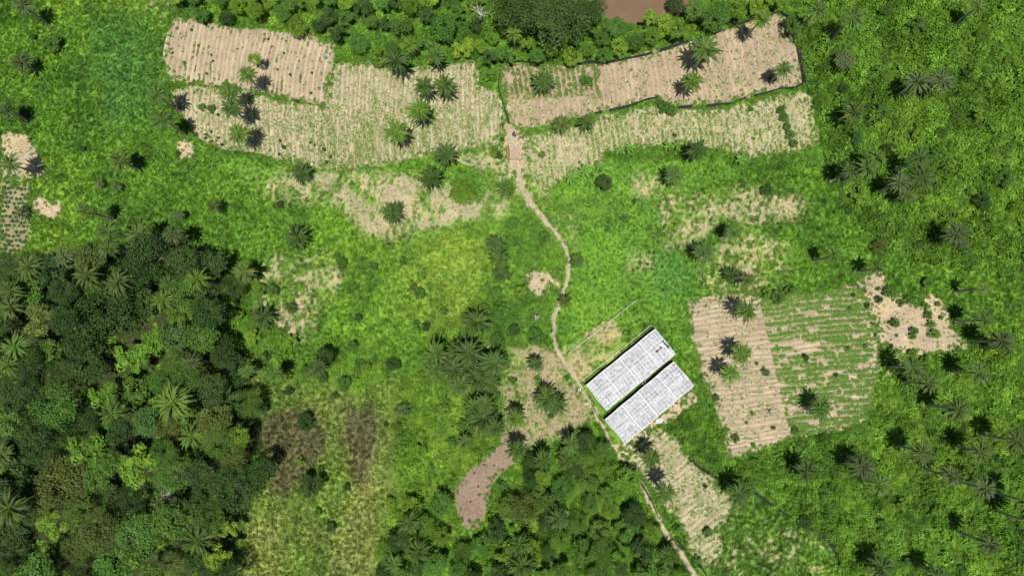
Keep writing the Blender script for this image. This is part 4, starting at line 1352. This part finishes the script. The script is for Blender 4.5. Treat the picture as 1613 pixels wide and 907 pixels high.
PA = [(a[0], a[1], a[2] * .8 + 3) for a in PALMS]
fill(FOREST, (-12, 395, 425, 918), 20, 38, 7, 16, ['dark', 'green', 'green', 'dark', 'dark', 'olive', 'green'], ['fine', 'fine', 'loose', 'round'], 1600, .66, PA)
fill(LOWWOOD, (600, 690, 1075, 915), 14, 25, 4.5, 7.5, ['green', 'green', 'dark', 'bright', 'bright'], ['round', 'loose', 'fine'], 900, .70, PA + [(745, 790, 42), (768, 752, 40), (795, 712, 32), (738, 820, 30)])
fill(TOPWOOD, (262, -8, 1240, 95), 12, 22, 4, 7.5, ['green', 'green', 'bright', 'dark', 'yellow'], ['round', 'loose', 'loose'], 900, .72, PA + [(985, 0, 34), (980, 22, 20), (1018, -4, 30)])
fill(BUSH[0], (1245, -5, 1618, 330), 9, 20, 2.5, 4.5, ['green', 'green', 'bright', 'dark', 'bright'], ['loose', 'loose', 'fine'], 55, 1.3, PA)
fill(BUSH[2], (600, 560, 800, 860), 9, 14, 2.2, 3.2, ['bright', 'green', 'green', 'yellow'], ['loose', 'round'], 40, 1.2, PA)
fill(BUSH[1], (1100, 560, 1618, 910), 9, 16, 2.2, 3.6, ['green', 'dark', 'bright', 'green'], ['loose', 'loose'], 32, 1.5, PA)
fill(BUSH[3], (330, 400, 640, 620), 9, 15, 2.2, 4, ['bright', 'green', 'bright', 'dark'], ['loose', 'round'], 75, 1.05, PA)
fill(BUSH[4], (672, 440, 870, 552), 9, 16, 2.2, 4, ['green', 'green', 'bright', 'dark'], ['loose', 'round', 'fine'], 60, .95, PA)
fill(BUSH[5], (790, 345, 880, 425), 8, 12, 1.8, 2.6, ['bright', 'green'], ['loose'], 14, 1.2, PA)

SHR = [(924, 128, 13, 'green'), (770, 120, 15, 'bright'), (763, 112, 9, 'bright'), (1048, 170, 14, 'green'), (1058, 176, 11, 'green'), (1040, 162, 9, 'green'), (1408, 508, 11, 'green'), (1383, 472, 8, 'dark'), (1365, 481, 6, 'dark'), (1438, 522, 9, 'green'), (1436, 530, 7, 'green'),
       (1457, 482, 9, 'bright'), (1461, 496, 9, 'green'), (1466, 510, 9, 'bright'), (1470, 526, 11, 'bright'), (1418, 477, 8, 'green'), (1429, 473, 8, 'green'), (1402, 460, 14, 'green'), (1477, 479, 6, 'bright'), (1343, 465, 5, 'dark'), (1362, 459, 4, 'green'), (1338, 485, 5, 'green'), (1403, 545, 5, 'dark'), (1363, 545, 5, 'green'), (1456, 566, 10, 'green'), (1437, 556, 10, 'bright'), (1482, 500, 5, 'green'), (1383, 455, 5, 'green'), (1374, 509, 4, 'green'), (1378, 527, 4, 'dark'), (1412, 528, 3.5, 'green'),
       (781, 236, 8, 'green'), (786, 246, 8, 'dark'), (777, 243, 7, 'bright'), (853, 244, 8, 'bright'), (810, 272, 6, 'bright'), (791, 197, 5, 'green'), (791, 220, 5, 'dark'), (833, 249, 4, 'bright'),
       (1231, 174, 10, 'green'), (1235, 186, 10, 'green'), (1240, 200, 9, 'green'), (1244, 213, 10, 'green'), (1249, 226, 9, 'green'), (1183, 172, 6, 'green'), (1216, 125, 8, 'dark'), (1063, 213, 5, 'dark'), (1187, 218, 4, 'bright'),
       (454, 616, 10, 'dark'), (414, 640, 15, 'dark'), (547, 767, 8, 'dark'), (522, 830, 10, 'dark'), (501, 806, 8, 'green'), (475, 725, 9, 'bright'), (505, 738, 8, 'green'), (608, 668, 6, 'dark'), (527, 624, 9, 'olive'),
       (661, 463, 12, 'green'), (651, 453, 9, 'olive'), (655, 512, 10, 'green'), (672, 514, 9, 'dark'), (420, 561, 11, 'dark'), (453, 575, 12, 'dark'), (539, 414, 12, 'green'), (531, 405, 9, 'green'), (441, 322, 8, 'dark'), (700, 490, 9, 'green'), (565, 500, 8, 'dark'), (590, 420, 8, 'green'), (636, 412, 9, 'green'),
       (441, 222, 4, 'dark'), (448, 233, 4.5, 'dark'), (440, 243, 3.5, 'dark'), (511, 236, 4.5, 'dark'), (521, 248, 4, 'dark'), (515, 256, 4, 'dark'), (489, 225, 3, 'dark'), (496, 229, 3, 'green'), (445, 230, 3.5, 'green'),
       (324, 218, 3.5, 'dark'), (333, 208, 3, 'dark'), (344, 217, 3, 'dark'), (335, 222, 3, 'dark'), (350, 228, 4, 'dark'), (344, 181, 3.5, 'dark'), (325, 212, 4, 'green'), (302, 48, 3.5, 'green'), (313, 73, 4, 'bright'), (333, 87, 2.8, 'dark'), (336, 97, 3, 'dark'), (326, 117, 3, 'dark'), (273, 84, 3, 'green'), (290, 100, 5, 'bright'), (423, 62, 3, 'dark'), (447, 84, 3, 'dark'), (437, 110, 3, 'dark'), (457, 118, 3.5, 'dark'), (469, 160, 4, 'dark'), (491, 115, 3.5, 'dark'), (490, 147, 4, 'green'),
       (333, 172, 9, 'green'), (318, 170, 8, 'bright'), (308, 212, 5, 'green'), (281, 242, 6, 'dark'),
       (1158, 690, 9, 'green'), (1128, 626, 8, 'blue'), (1252, 677, 8, 'green'), (1218, 674, 5, 'green'), (1184, 651, 5, 'bright'), (1176, 665, 4, 'green'), (1186, 700, 5, 'bright'), (1111, 765, 5, 'dark'), (1066, 832, 8, 'green'), (1099, 880, 8, 'green'), (1206, 585, 9, 'blue'), (1316, 590, 5, 'dark'), (1268, 562, 7, 'dark'), (1270, 568, 5, 'green'), (1335, 548, 5, 'green'), (1192, 572, 4, 'green'), (1115, 838, 10, 'green'),
       (975, 335, 7, 'yellow'), (984, 345, 9, 'green'), (960, 346, 8, 'bright'), (957, 360, 7, 'green'), (874, 433, 9, 'bright'), (854, 441, 4, 'green'), (998, 426, 4, 'green'), (1004, 422, 3.5, 'green'), (1009, 414, 4.5, 'green'), (1020, 416, 4, 'green'), (1028, 408, 4, 'bright'), (858, 460, 5, 'green'),
       (945, 268, 5, 'green'), (939, 256, 5, 'bright'), (932, 276, 5, 'green'), (1207, 300, 12, 'dark'), (1000, 317, 6, 'blue'), (40, 176, 12, 'dark'), (52, 58, 7, 'dark'), (130, 235, 7, 'dark'), (85, 70, 18, 'green'), (215, 250, 12, 'dark'),
       (808, 600, 8, 'green'), (893, 595, 6, 'green'), (868, 655, 7, 'green'), (847, 600, 10, 'bright'), (1005, 600, 2.8, 'green'), (1460, 445, 11, 'green'), (1225, 468, 16, 'green'), (1208, 462, 12, 'bright'), (1245, 458, 12, 'green')]
for a in SHR:
    shrub(*a)

# round crop mounds at the left edge: alike, told apart by nothing
mb_poly = BARE[2]
cnt = 0
for i in range(16):
    for j in range(17):
        px_ = -4 + j * 6.8 + (i % 2) * 3.4 + R.uniform(-1.4, 1.4) - i * .5; py_ = 288 + i * 7.4 + R.uniform(-1.5, 1.5) + j * .5
        if not in_poly(np.array([px_]), np.array([py_]), mb_poly)[0] or R.random() < .1 or (px_ - 33) ** 2 + (py_ - 334) ** 2 < 60: continue
        r = R.uniform(3.0, 4.4); rad = r * .178
        x_, y_ = at(px_, py_)
        o = obj('crop_plant', R.choice(SHRUB), None, (x_, y_, zt(x_, y_) + .02), (0, 0, R.uniform(0, 6)), (rad, rad, rad * .9))
        q = R.uniform(.8, 1.2); o.color = (.07 * q, .16 * q, .045 * q, 1)
        tag(o, 'small round green crop plant in the rows at the left edge', 'crop plant', 'round crop plants at the left edge')

# dead bleached trees
def dead_tree(px_, py_, s, words):
    x_, y_ = at(px_, py_, 5 * s)
    root = empty('dead_tree', (x_, y_, zt(x_, y_)), R.uniform(0, 6))
    m_ = MB(); m_.tube([(0, 0, -.3), (.1, 0, 2 * s), (.2, .1, 4.2 * s)], [.28, .2, .13], 7)
    obj('trunk', m_.build('trunk', M_DEAD, True), root)
    for i in range(7):
        a = i * .95 + R.uniform(-.3, .3); e = Vector((math.cos(a) * R.uniform(1.5, 3), math.sin(a) * R.uniform(1.5, 3), R.uniform(4.6, 7))) * s
        b = Vector((.2, .1, R.uniform(3.2, 4.2) * s)); m_ = MB(); md_ = (b + e) / 2 + Vector((R.uniform(-.3, .3), R.uniform(-.3, .3), .2))
        m_.tube([b, md_, e], [.13, .09, .04], 5)
        for _ in range(2):
            m_.tube([md_, md_ + Vector((R.uniform(-1, 1), R.uniform(-1, 1), R.uniform(.2, .8))) * s], [.06, .025], 4)
        obj('branch', m_.build('branch', M_DEAD, True), root)
    tag(root, words, 'dead tree')


dead_tree(921, 4, 2.2, 'bleached bare tree standing beside the muddy river')
dead_tree(758, 20, 1.4, 'bare pale tree in the top woodland above the wide field')
dead_tree(210, 842, 1.9, 'bare pale branches poking out of the lower left forest')
dead_tree(262, 777, 1.6, 'small bare whitish tree in the lower forest near its palms')
dead_tree(1216, 651, .5, 'short dead forked stump on the crop-row field')
dead_tree(845, 500, .5, 'bare grey twigs in dark bushes left of the path')
settle()


# ------------------------------------------------------------------ greenhouses
def greenhouse(corners, label, seed):
    rng = random.Random(seed)
    E = 2.5
    P = [Vector((*at(x, y, E), 0)) for x, y in corners]       # left, top, right, bottom of the picture
    o_ = P[0]; u = ((P[1] - P[0]) + (P[2] - P[3])) / 2; v = ((P[3] - P[0]) + (P[2] - P[1])) / 2
    LU, LV = u.length, v.length
    u.normalize(); v = (v - u * v.dot(u)).normalized()
    base = empty('greenhouse', (o_.x, o_.y, 0), math.atan2(u.y, u.x))
    sg = 1 if (u.x * v.y - u.y * v.x) > 0 else -1

    def roof(a, b):      # height of the film at a (along), b (across)
        t = b / LV
        return E + .75 * (1 - abs(t - .5) * 2) - .02 + .12 * math.sin(b * 5.2) * .35

    def W(a, b, z):
        return (a, b * sg, z)
    nu, nv = 25, 8
    au = [LU * ((i + (rng.uniform(-.22, .22) if 0 < i < nu else 0)) / nu) for i in range(nu + 1)]
    bv = [LV * ((j + (rng.uniform(-.14, .14) if j not in (0, nv // 2, nv) else 0)) / nv) for j in range(nv + 1)]
    # soil bed and rows of seedlings inside
    m_ = MB(); m_.box((LU / 2, sg * LV / 2, .06), (LU - .3, LV - .3, .3)); obj('floor', m_.build('floor', M_BED), base)
    for j in range(6):
        m_ = MB(); b = LV * (j + .6) / 6.4
        for k in range(70):
            c_ = Vector(W(rng.uniform(.6, LU - .6), b + rng.uniform(-.35, .35), .35 + rng.random() * .4))
            leafquad(m_, c_, Vector((rng.gauss(0, .4), rng.gauss(0, .4), 1)), rng.uniform(.15, .3), rng, rng.random())
        q = obj('plant_row', m_.build('plant_row', M_LEAF), base); q.color = (.06, .16, .03, 1)
    # posts
    for i in range(0, nu + 1, 2):
        for b in (0.12, LV / 2, LV - .12):
            m_ = MB(); a = min(max(au[i], .12), LU - .12); m_.tube([W(a, b, -.3), W(a, b, roof(a, b) - .1)], .05, 6); obj('post', m_.build('post', M_POST, True), base)
    # film, sheet by sheet
    torn = {(21, 4), (22, 4)} if seed == 1 else set()
    for i in range(nu):
        for j in range(nv):
            K = 4; V = []
            sag = rng.uniform(.02, .10); ph = rng.uniform(0, 6)
            cut = (i, j) in torn
            for p in range(K + 1):
                for q in range(K + 1):
                    s_, t_ = p / K, q / K
                    a = au[i] + .012 + (au[i + 1] - au[i] - .024) * s_; b = bv[j] + .012 + (bv[j + 1] - bv[j] - .024) * t_
                    z = roof(a, b) - sag * math.sin(s_ * math.pi) * math.sin(t_ * math.pi) * 2 + .035 * math.sin(s_ * 9 + ph + t_ * 4) * math.sin(t_ * math.pi)
                    if cut: z -= .5 * s_ * t_
                    V.append(W(a, b, z))
            f = [(p * (K + 1) + q, (p + 1) * (K + 1) + q, (p + 1) * (K + 1) + q + 1, p * (K + 1) + q + 1) for p in range(K) for q in range(K)]
            if cut: f = [x for x in f if rng.random() < .55]
            obj('film_sheet', mesh('film_sheet', V, f if sg > 0 else [x[::-1] for x in f], M_FILM, smooth=True), base)
    # battens that hold the film
    for j, b in enumerate(bv):
        wd = .22 if j in (0, nv // 2, nv) else rng.uniform(.11, .17)
        m_ = MB()
        pts = [W(a, b + (.05 * math.sin(a * .8 + j)), roof(a, b) + .05) for a in np.linspace(-.1, LU + .1, 30)]
        m_.tube(pts, wd / 2, 5); obj('batten', m_.build('batten', M_STRAP, True), base)
    for i, a in enumerate(au):
        wd = .30 if i in (6, 12, 19) else (.16 if i in (0, nu) else rng.choice((.07, .09, .14)))
        wob = rng.uniform(-.1, .1)
        m_ = MB()
        pts = [W(a + wob * math.sin(b * .9), b, roof(a, b) + .03) for b in np.linspace(0, LV, 22)]
        m_.tube(pts, wd / 2, 5); obj('batten', m_.build('batten', M_STRAP, True), base)
    if seed == 1:        # loose curled strip at the far end
        m_ = MB(); pts = [W(LU - 2.9 + 2.2 * math.sin(t * 1.5), 1.2 + t * (LV - 1.5), roof(0, 1.2 + t * (LV - 1.5)) + .12) for t in np.linspace(0, 1, 14)]
        m_.tube(pts, .13, 5); obj('loose_strip', m_.build('loose_strip', M_STRAP, True), base)
        for k, t in enumerate((.36, .48, .58, .66)):
            m_ = MB(); c_ = W(LU - 1.2 + .9 * math.sin(t * 2), 1.6 + t * (LV - 2), 0)
            c_ = (c_[0], c_[1], roof(0, abs(c_[1])) + .14)
            m_.box(c_, (.5, .55, .12), Matrix.Rotation(.5 * k, 3, 'Z')); obj('patch', m_.build('patch', M_NET), base)
    # black shade-net walls
    for i in range(nu):
        for b, out in ((-.06, -1), (LV - .25, .1)):
            V = [W(au[i], b + out * .3, .05), W(au[i + 1] - .01, b + out * .3, .05), W(au[i + 1] - .01, b + out * .14, 1.4), W(au[i], b + out * .14, 1.4), W(au[i + 1] - .01, b, E - .05), W(au[i], b, E - .05)]
            obj('net_wall', mesh('net_wall', V, [(0, 1, 2, 3), (3, 2, 4, 5)], M_NET), base)
    for j in range(nv):
        for a in (-.06, LU + .06):
            zz = [roof(0, bv[j]) - .08, roof(0, bv[j + 1]) - .08]
            V = [W(a, bv[j], .05), W(a, bv[j + 1] - .01, .05), W(a, bv[j + 1] - .01, zz[1]), W(a, bv[j], zz[0])]
            obj('net_wall', mesh('net_wall', V, [(0, 1, 2, 3)], M_NET), base)
    tag(base, label, 'greenhouse', 'film greenhouses')
    return base


greenhouse(GH['left'], 'white plastic-film greenhouse nearer the path, with torn upper end', 1)
greenhouse(GH['right'], 'white plastic-film greenhouse nearer the diagonal-row field', 2)


# ------------------------------------------------------------------ fences
def net_fence(line, label, lean, height=1.3, rag=0.5):
    pts = [Vector((*at(x, y), 0)) for x, y in line]
    P = []
    for a, b in zip(pts[:-1], pts[1:]):
        k = max(1, int(round((b - a).length / 2.4)))
        P += [a + (b - a) * (i / k) for i in range(k)]
    P.append(pts[-1])
    root = empty('net_fence', P[0])
    O = P[0]
    n = len(P)
    lns = [Vector((*lean, 0)) * (0.1 + rag * 2.2 * float(vnoise(np.array([i * .45]), np.array([P[0].x])))) for i in range(n)]
    for i, p in enumerate(P):
        z = zt(p.x, p.y)
        m_ = MB(); q = p - O
        m_.tube([(q.x, q.y, z - .3), (q.x + lns[i].x * .25, q.y + lns[i].y * .25, z + height + .15)], .05, 6)
        obj('post', m_.build('post', M_DARKPOST, True), root)
    for i in range(n - 1):
        if n > 4 and R.random() < .07: continue          # the net is gone here
        V = []; K = 4; hk = height * R.uniform(.7, 1.1)
        za, zb = zt(P[i].x, P[i].y), zt(P[i + 1].x, P[i + 1].y)
        for s in range(K + 1):
            t = s / K
            p = P[i].lerp(P[i + 1], t) - O; l = lns[i].lerp(lns[i + 1], t); z = za + (zb - za) * t
            sag = .22 * math.sin(t * math.pi) * R.uniform(.4, 1.3)
            V += [(p.x - l.x * .35, p.y - l.y * .35, z + .09), (p.x + l.x * .15, p.y + l.y * .15, z + hk * .5), (p.x + l.x * .6, p.y + l.y * .6, z + hk - sag)]
        f = []
        for s in range(K):
            for j in range(2):
                f.append((s * 3 + j, (s + 1) * 3 + j, (s + 1) * 3 + j + 1, s * 3 + j + 1))
        obj('net_panel', mesh('net_panel', V, f, M_NET, smooth=True), root)
    tag(root, label, 'fence', 'black net fences')


net_fence([(797, 101), (820, 98), (850, 101)], 'short black net fence at the upper left corner of the fenced field', (0, .5))
net_fence([(905, 103), (925, 99), (955, 100), (985, 94), (1015, 88), (1050, 78), (1084, 66)], 'long black net fence along the top of the fenced field', (.1, .75), 1.4)
net_fence([(1124, 54), (1160, 40), (1190, 30), (1226, 20)], 'black net fence climbing to the top right field corner', (.15, .5))
net_fence([(1226, 20), (1240, 28), (1246, 48), (1256, 78), (1262, 105), (1265, 132)], 'black net fence along the right side of the fenced field', (.9, .1), 1.5)
net_fence([(1265, 132), (1250, 140), (1230, 140), (1200, 149), (1175, 154), (1150, 164), (1130, 166), (1112, 168)], 'black net fence between the right fields, right stretch', (-.1, .7), 1.2)
net_fence([(1090, 169), (1068, 171)], 'short loose piece of black net between the right fields', (0, .9), 1.3)
net_fence([(1036, 155), (1020, 157), (1005, 163), (985, 170), (960, 175), (936, 180)], 'black net fence between the right fields, left stretch', (.1, .8), 1.2)
net_fence([(788, 115), (784, 135), (790, 158), (797, 180), (801, 195)], 'black net fence between the wide field and the fenced field', (.5, .1), 1.0)
net_fence([(1190, 778), (1215, 795), (1240, 812), (1270, 830), (1296, 846), (1312, 862), (1320, 885), (1312, 912), (1306, 930)], 'black net fence curving through the bottom right weeds', (.4, .6), 1.2)
net_fence([(1084, 722), (1105, 740), (1128, 752)], 'black net fence at the upper rim of the diagonal-row field', (.4, .5), 1.1)
net_fence([(988, 732), (1002, 750), (1014, 768), (1027, 790), (1036, 812)], 'black net fence along the lower path, upper stretch', (.5, .2), 1.0)
net_fence([(1062, 845), (1080, 866), (1100, 888), (1112, 905)], 'black net fence along the lower path at the bottom', (.5, .2), 1.0)
net_fence([(931, 636), (944, 660), (951, 668)], 'short black net fence between path and greenhouses', (.3, .1), .9)
net_fence([(1008, 152), (1000, 170), (904, 200)][2:] + [(915, 199)], 'small crumpled black net beside two field palms', (.2, .9), 1.0)


def pipe_fence(line, label, gap, hgt):
    pts = [Vector((*at(x, y), 0)) for x, y in line]
    root = empty('wire_fence', pts[0]); O = pts[0]
    a, b = pts[0], pts[-1]
    k = int((b - a).length / gap)
    for i in range(k + 1):
        p = a.lerp(b, i / k) - O
        m_ = MB(); m_.tube([(p.x, p.y, -.4), (p.x + R.uniform(-.06, .06), p.y, hgt + .1)], .06, 6); obj('post', m_.build('post', M_POST, True), root)
    for z in (hgt, hgt * .55):
        m_ = MB(); m_.tube([tuple(a.lerp(b, t) - O + Vector((0, 0, z - .08 * math.sin(t * 20) ** 2))) for t in np.linspace(0, 1, 24)], .045, 5)
        obj('rail', m_.build('rail', M_PIPE, True), root)
    tag(root, label, 'fence')


pipe_fence([(893, 558), (1004, 471)], 'thin pale rail fence along the pale plot above the greenhouses', 2.6, 1.1)
pipe_fence([(913, 601), (1026, 511)], 'thin pale rail fence right beside the upper greenhouse', 2.8, 1.0)

# ------------------------------------------------------------------ small things
# shed with weathered sheets and the olive awning beside it
x_, y_ = at(811, 241, 1.6)
shed = empty('shed', (x_, y_, zt(x_, y_)), math.radians(-3))
for sx in (-1.15, 1.15):
    for sy in (-1.6, 1.6):
        m_ = MB(); m_.tube([(sx, sy, -.3), (sx, sy, 1.55 + .1 * (sx > 0))], .06, 6); obj('post', m_.build('post', M_POST, True), shed)
for i in range(4):
    for j in range(2):
        m_ = MB(); V = []; K = 6
        for p in range(K + 1):
            for q in (0, 1):
                xx = -1.4 + j * 1.41 + 1.38 * p / K; yy = -1.85 + i * .93 + q * .97
                V.append((xx, yy, 1.6 + .04 * (p % 2) + .05 * q + .05 * R.random() + (.09 if j else 0)))
        f = [(p * 2, p * 2 + 2, p * 2 + 3, p * 2 + 1) for p in range(K)]
        obj('roof_sheet', mesh('roof_sheet', V, f, M_TIN), shed)
m_ = MB(); m_.box((0, -1.0, 1.72), (2.7, .07, .06)); m_.box((0, .9, 1.74), (2.7, .07, .06)); obj('roof_batten', m_.build('roof_batten', M_POST), shed)
tag(shed, 'small shed roofed with faded reddish sheets beside the path junction', 'shed')

x_, y_ = at(800.5, 241, .9)
m_ = MB(); V = []; K = 14; J = 8
for i in range(K + 1):
    t = i / K; w = .58 * math.sin((.06 + .88 * t) * math.pi) ** .55
    for j in range(J + 1):
        a = math.pi * j / J
        V.append((-.1 * math.sin(t * 3) + w * math.cos(a), (t - .5) * 4.7, .55 + .45 * math.sin(a) + .03 * math.sin(i * 2.6)))
f = [(i * (J + 1) + j, i * (J + 1) + j + 1, (i + 1) * (J + 1) + j + 1, (i + 1) * (J + 1) + j) for i in range(K) for j in range(J)]
aw = empty('awning', (x_, y_, zt(x_, y_)), math.radians(4))
obj('cover', mesh('cover', V, f, M_TARP, smooth=True), aw)
for yy in (-1.9, 0, 1.9):
    m_ = MB(); m_.tube([(0, yy, -.2), (0, yy, .95 if yy == 0 else .7)], .05, 6); obj('post', m_.build('post', M_POST, True), aw)
m_ = MB(); m_.tube([(0, -2.2, .72), (-.06, 0, 1.01), (0, 2.2, .72)], .05, 6); obj('ridge_pole', m_.build('ridge_pole', M_POST, True), aw)
tag(aw, 'narrow olive spindle-shaped awning left of the small shed', 'awning')


def drum(px_, py_, r, h, label):
    x_, y_ = at(px_, py_, h)
    root = empty('water_drum', (x_, y_, zt(x_, y_)))
    m_ = MB(); m_.tube([(0, 0, 0), (0, 0, h * .33), (0, 0, h * .36), (0, 0, h * .66), (0, 0, h * .69), (0, 0, h)], [r, r, r * 1.05, r, r * 1.05, r], 16); obj('body', m_.build('body', M_BLACK, True), root)
    m_ = MB(); m_.tube([(math.cos(a) * r * .92, math.sin(a) * r * .92, h + .03) for a in np.linspace(0, 6.283, 17)], .05, 5); obj('rim', m_.build('rim', M_PIPE, True), root)
    tag(root, label, 'drum')


drum(1014, 602, .55, 1.0, 'dark water drum in the gap between the two greenhouses')


def sheet_heap(px_, py_, s, mat, name, label, cat, n=5):
    x_, y_ = at(px_, py_)
    m_ = MB()
    for i in range(n):
        K = 4; V = []; cx_, cy_ = R.uniform(-.6, .6) * s, R.uniform(-.5, .5) * s; w, d = R.uniform(.5, 1.1) * s, R.uniform(.4, .8) * s; a = R.uniform(0, 3)
        for p in range(K + 1):
            for q in range(K + 1):
                u_, v_ = (p / K - .5) * w, (q / K - .5) * d
                V.append((cx_ + u_ * math.cos(a) - v_ * math.sin(a), cy_ + u_ * math.sin(a) + v_ * math.cos(a), .14 + .07 * i + R.uniform(-.07, .12) * s))
        m_.add(V, [(p * 5 + q, p * 5 + 5 + q, p * 5 + 6 + q, p * 5 + q + 1) for p in range(K) for q in range(K)])
    tag(obj(name, m_.build(name, mat, True), None, (x_, y_, zt(x_, y_))), label, cat)


sheet_heap(1038, 661, 1.25, M_DEBRIS, 'plastic_heap', 'crumpled pale sheeting lying beside the lower greenhouse edge', 'sheeting', 7)
sheet_heap(958, 706, .6, M_DEBRIS, 'plastic_scrap', 'small white scrap on the path below the greenhouse corner', 'sheeting', 3)
sheet_heap(913, 613, .5, M_DEBRIS, 'plastic_scrap', 'small white scrap on the path left of the greenhouses', 'sheeting', 3)
sheet_heap(924, 636, .5, M_DEBRIS, 'plastic_scrap', 'small pale scrap beside the greenhouse end and path', 'sheeting', 3)
sheet_heap(811, 212, .85, M_BLACK, 'plastic_heap', 'crumpled black plastic heap on the path above the shed', 'sheeting', 6)
sheet_heap(819, 217, .4, M_BLACK, 'plastic_scrap', 'small black scrap between plastic heap and pale mound', 'sheeting', 3)
sheet_heap(1109, 110, .35, M_DEBRIS, 'plastic_scrap', 'tiny white scrap on the fenced field near its broad palm', 'sheeting', 2)
sheet_heap(877, 150, .3, M_DEBRIS, 'plastic_scrap', 'tiny white scrap at the left of the fenced field', 'sheeting', 2)
sheet_heap(572, 582, .9, M_POST, 'plastic_heap', 'grey sheet lying in the bushes below the yellowish meadow', 'sheeting', 3)


def log(p0, p1, r, label, mat=M_DEAD):
    a = Vector((*at(*p0), 0)); b = Vector((*at(*p1), 0))
    m_ = MB(); d = b - a
    m_.tube([(0, 0, r + zt(a.x, a.y) + .1), tuple(d * .5 + Vector((.05, .1, r + .12 + zt(a.x, a.y)))), (d.x, d.y, r + .1 + zt(b.x, b.y))], [r, r * .9, r * .7], 8)
    tag(obj('fallen_log', m_.build('fallen_log', mat, True), None, (a.x, a.y, 0)), label, 'log')


log((766, 548), (778, 541), .22, 'pale fallen palm log in the grove left of the greenhouses')
log((916, 700), (932, 712), .3, 'pale broken log at the top of the low wood')
log((887, 742), (889, 772), .26, 'pale yellowish log lying upright in the low wood')
for k, (px_, py_) in enumerate([(747, 745), (753, 766), (762, 732), (778, 733), (741, 790)]):
    x_, y_ = at(px_, py_)
    m_ = MB(); m_.tube([(0, 0, -.2), (0, 0, .2), (.05, .03, .62)], [.32, .24, .2], 9)
    root = empty('tree_stump', (x_, y_, zt(x_, y_)), k * 1.3)
    obj('stump', m_.build('stump', M_DARKPOST, True), root)
    for a in (0.3, 2.2, 4.4):
        m_ = MB(); m_.tube([(math.cos(a) * .25, math.sin(a) * .25, .25), (math.cos(a) * .5, math.sin(a) * .5, .06)], [.1, .05], 5); obj('root', m_.build('root', M_DARKPOST, True), root)
    tag(root, 'dark charred stump on the reddish clearing, %s from top' % ORD[[1, 3, 0, 2, 4][k]] if k < 4 else 'dark charred stump lowest on the reddish clearing', 'stump', 'stumps on the clearing')
log((868, 672), (872, 655), .16, 'thin pale pole on the clearing left of the greenhouses')
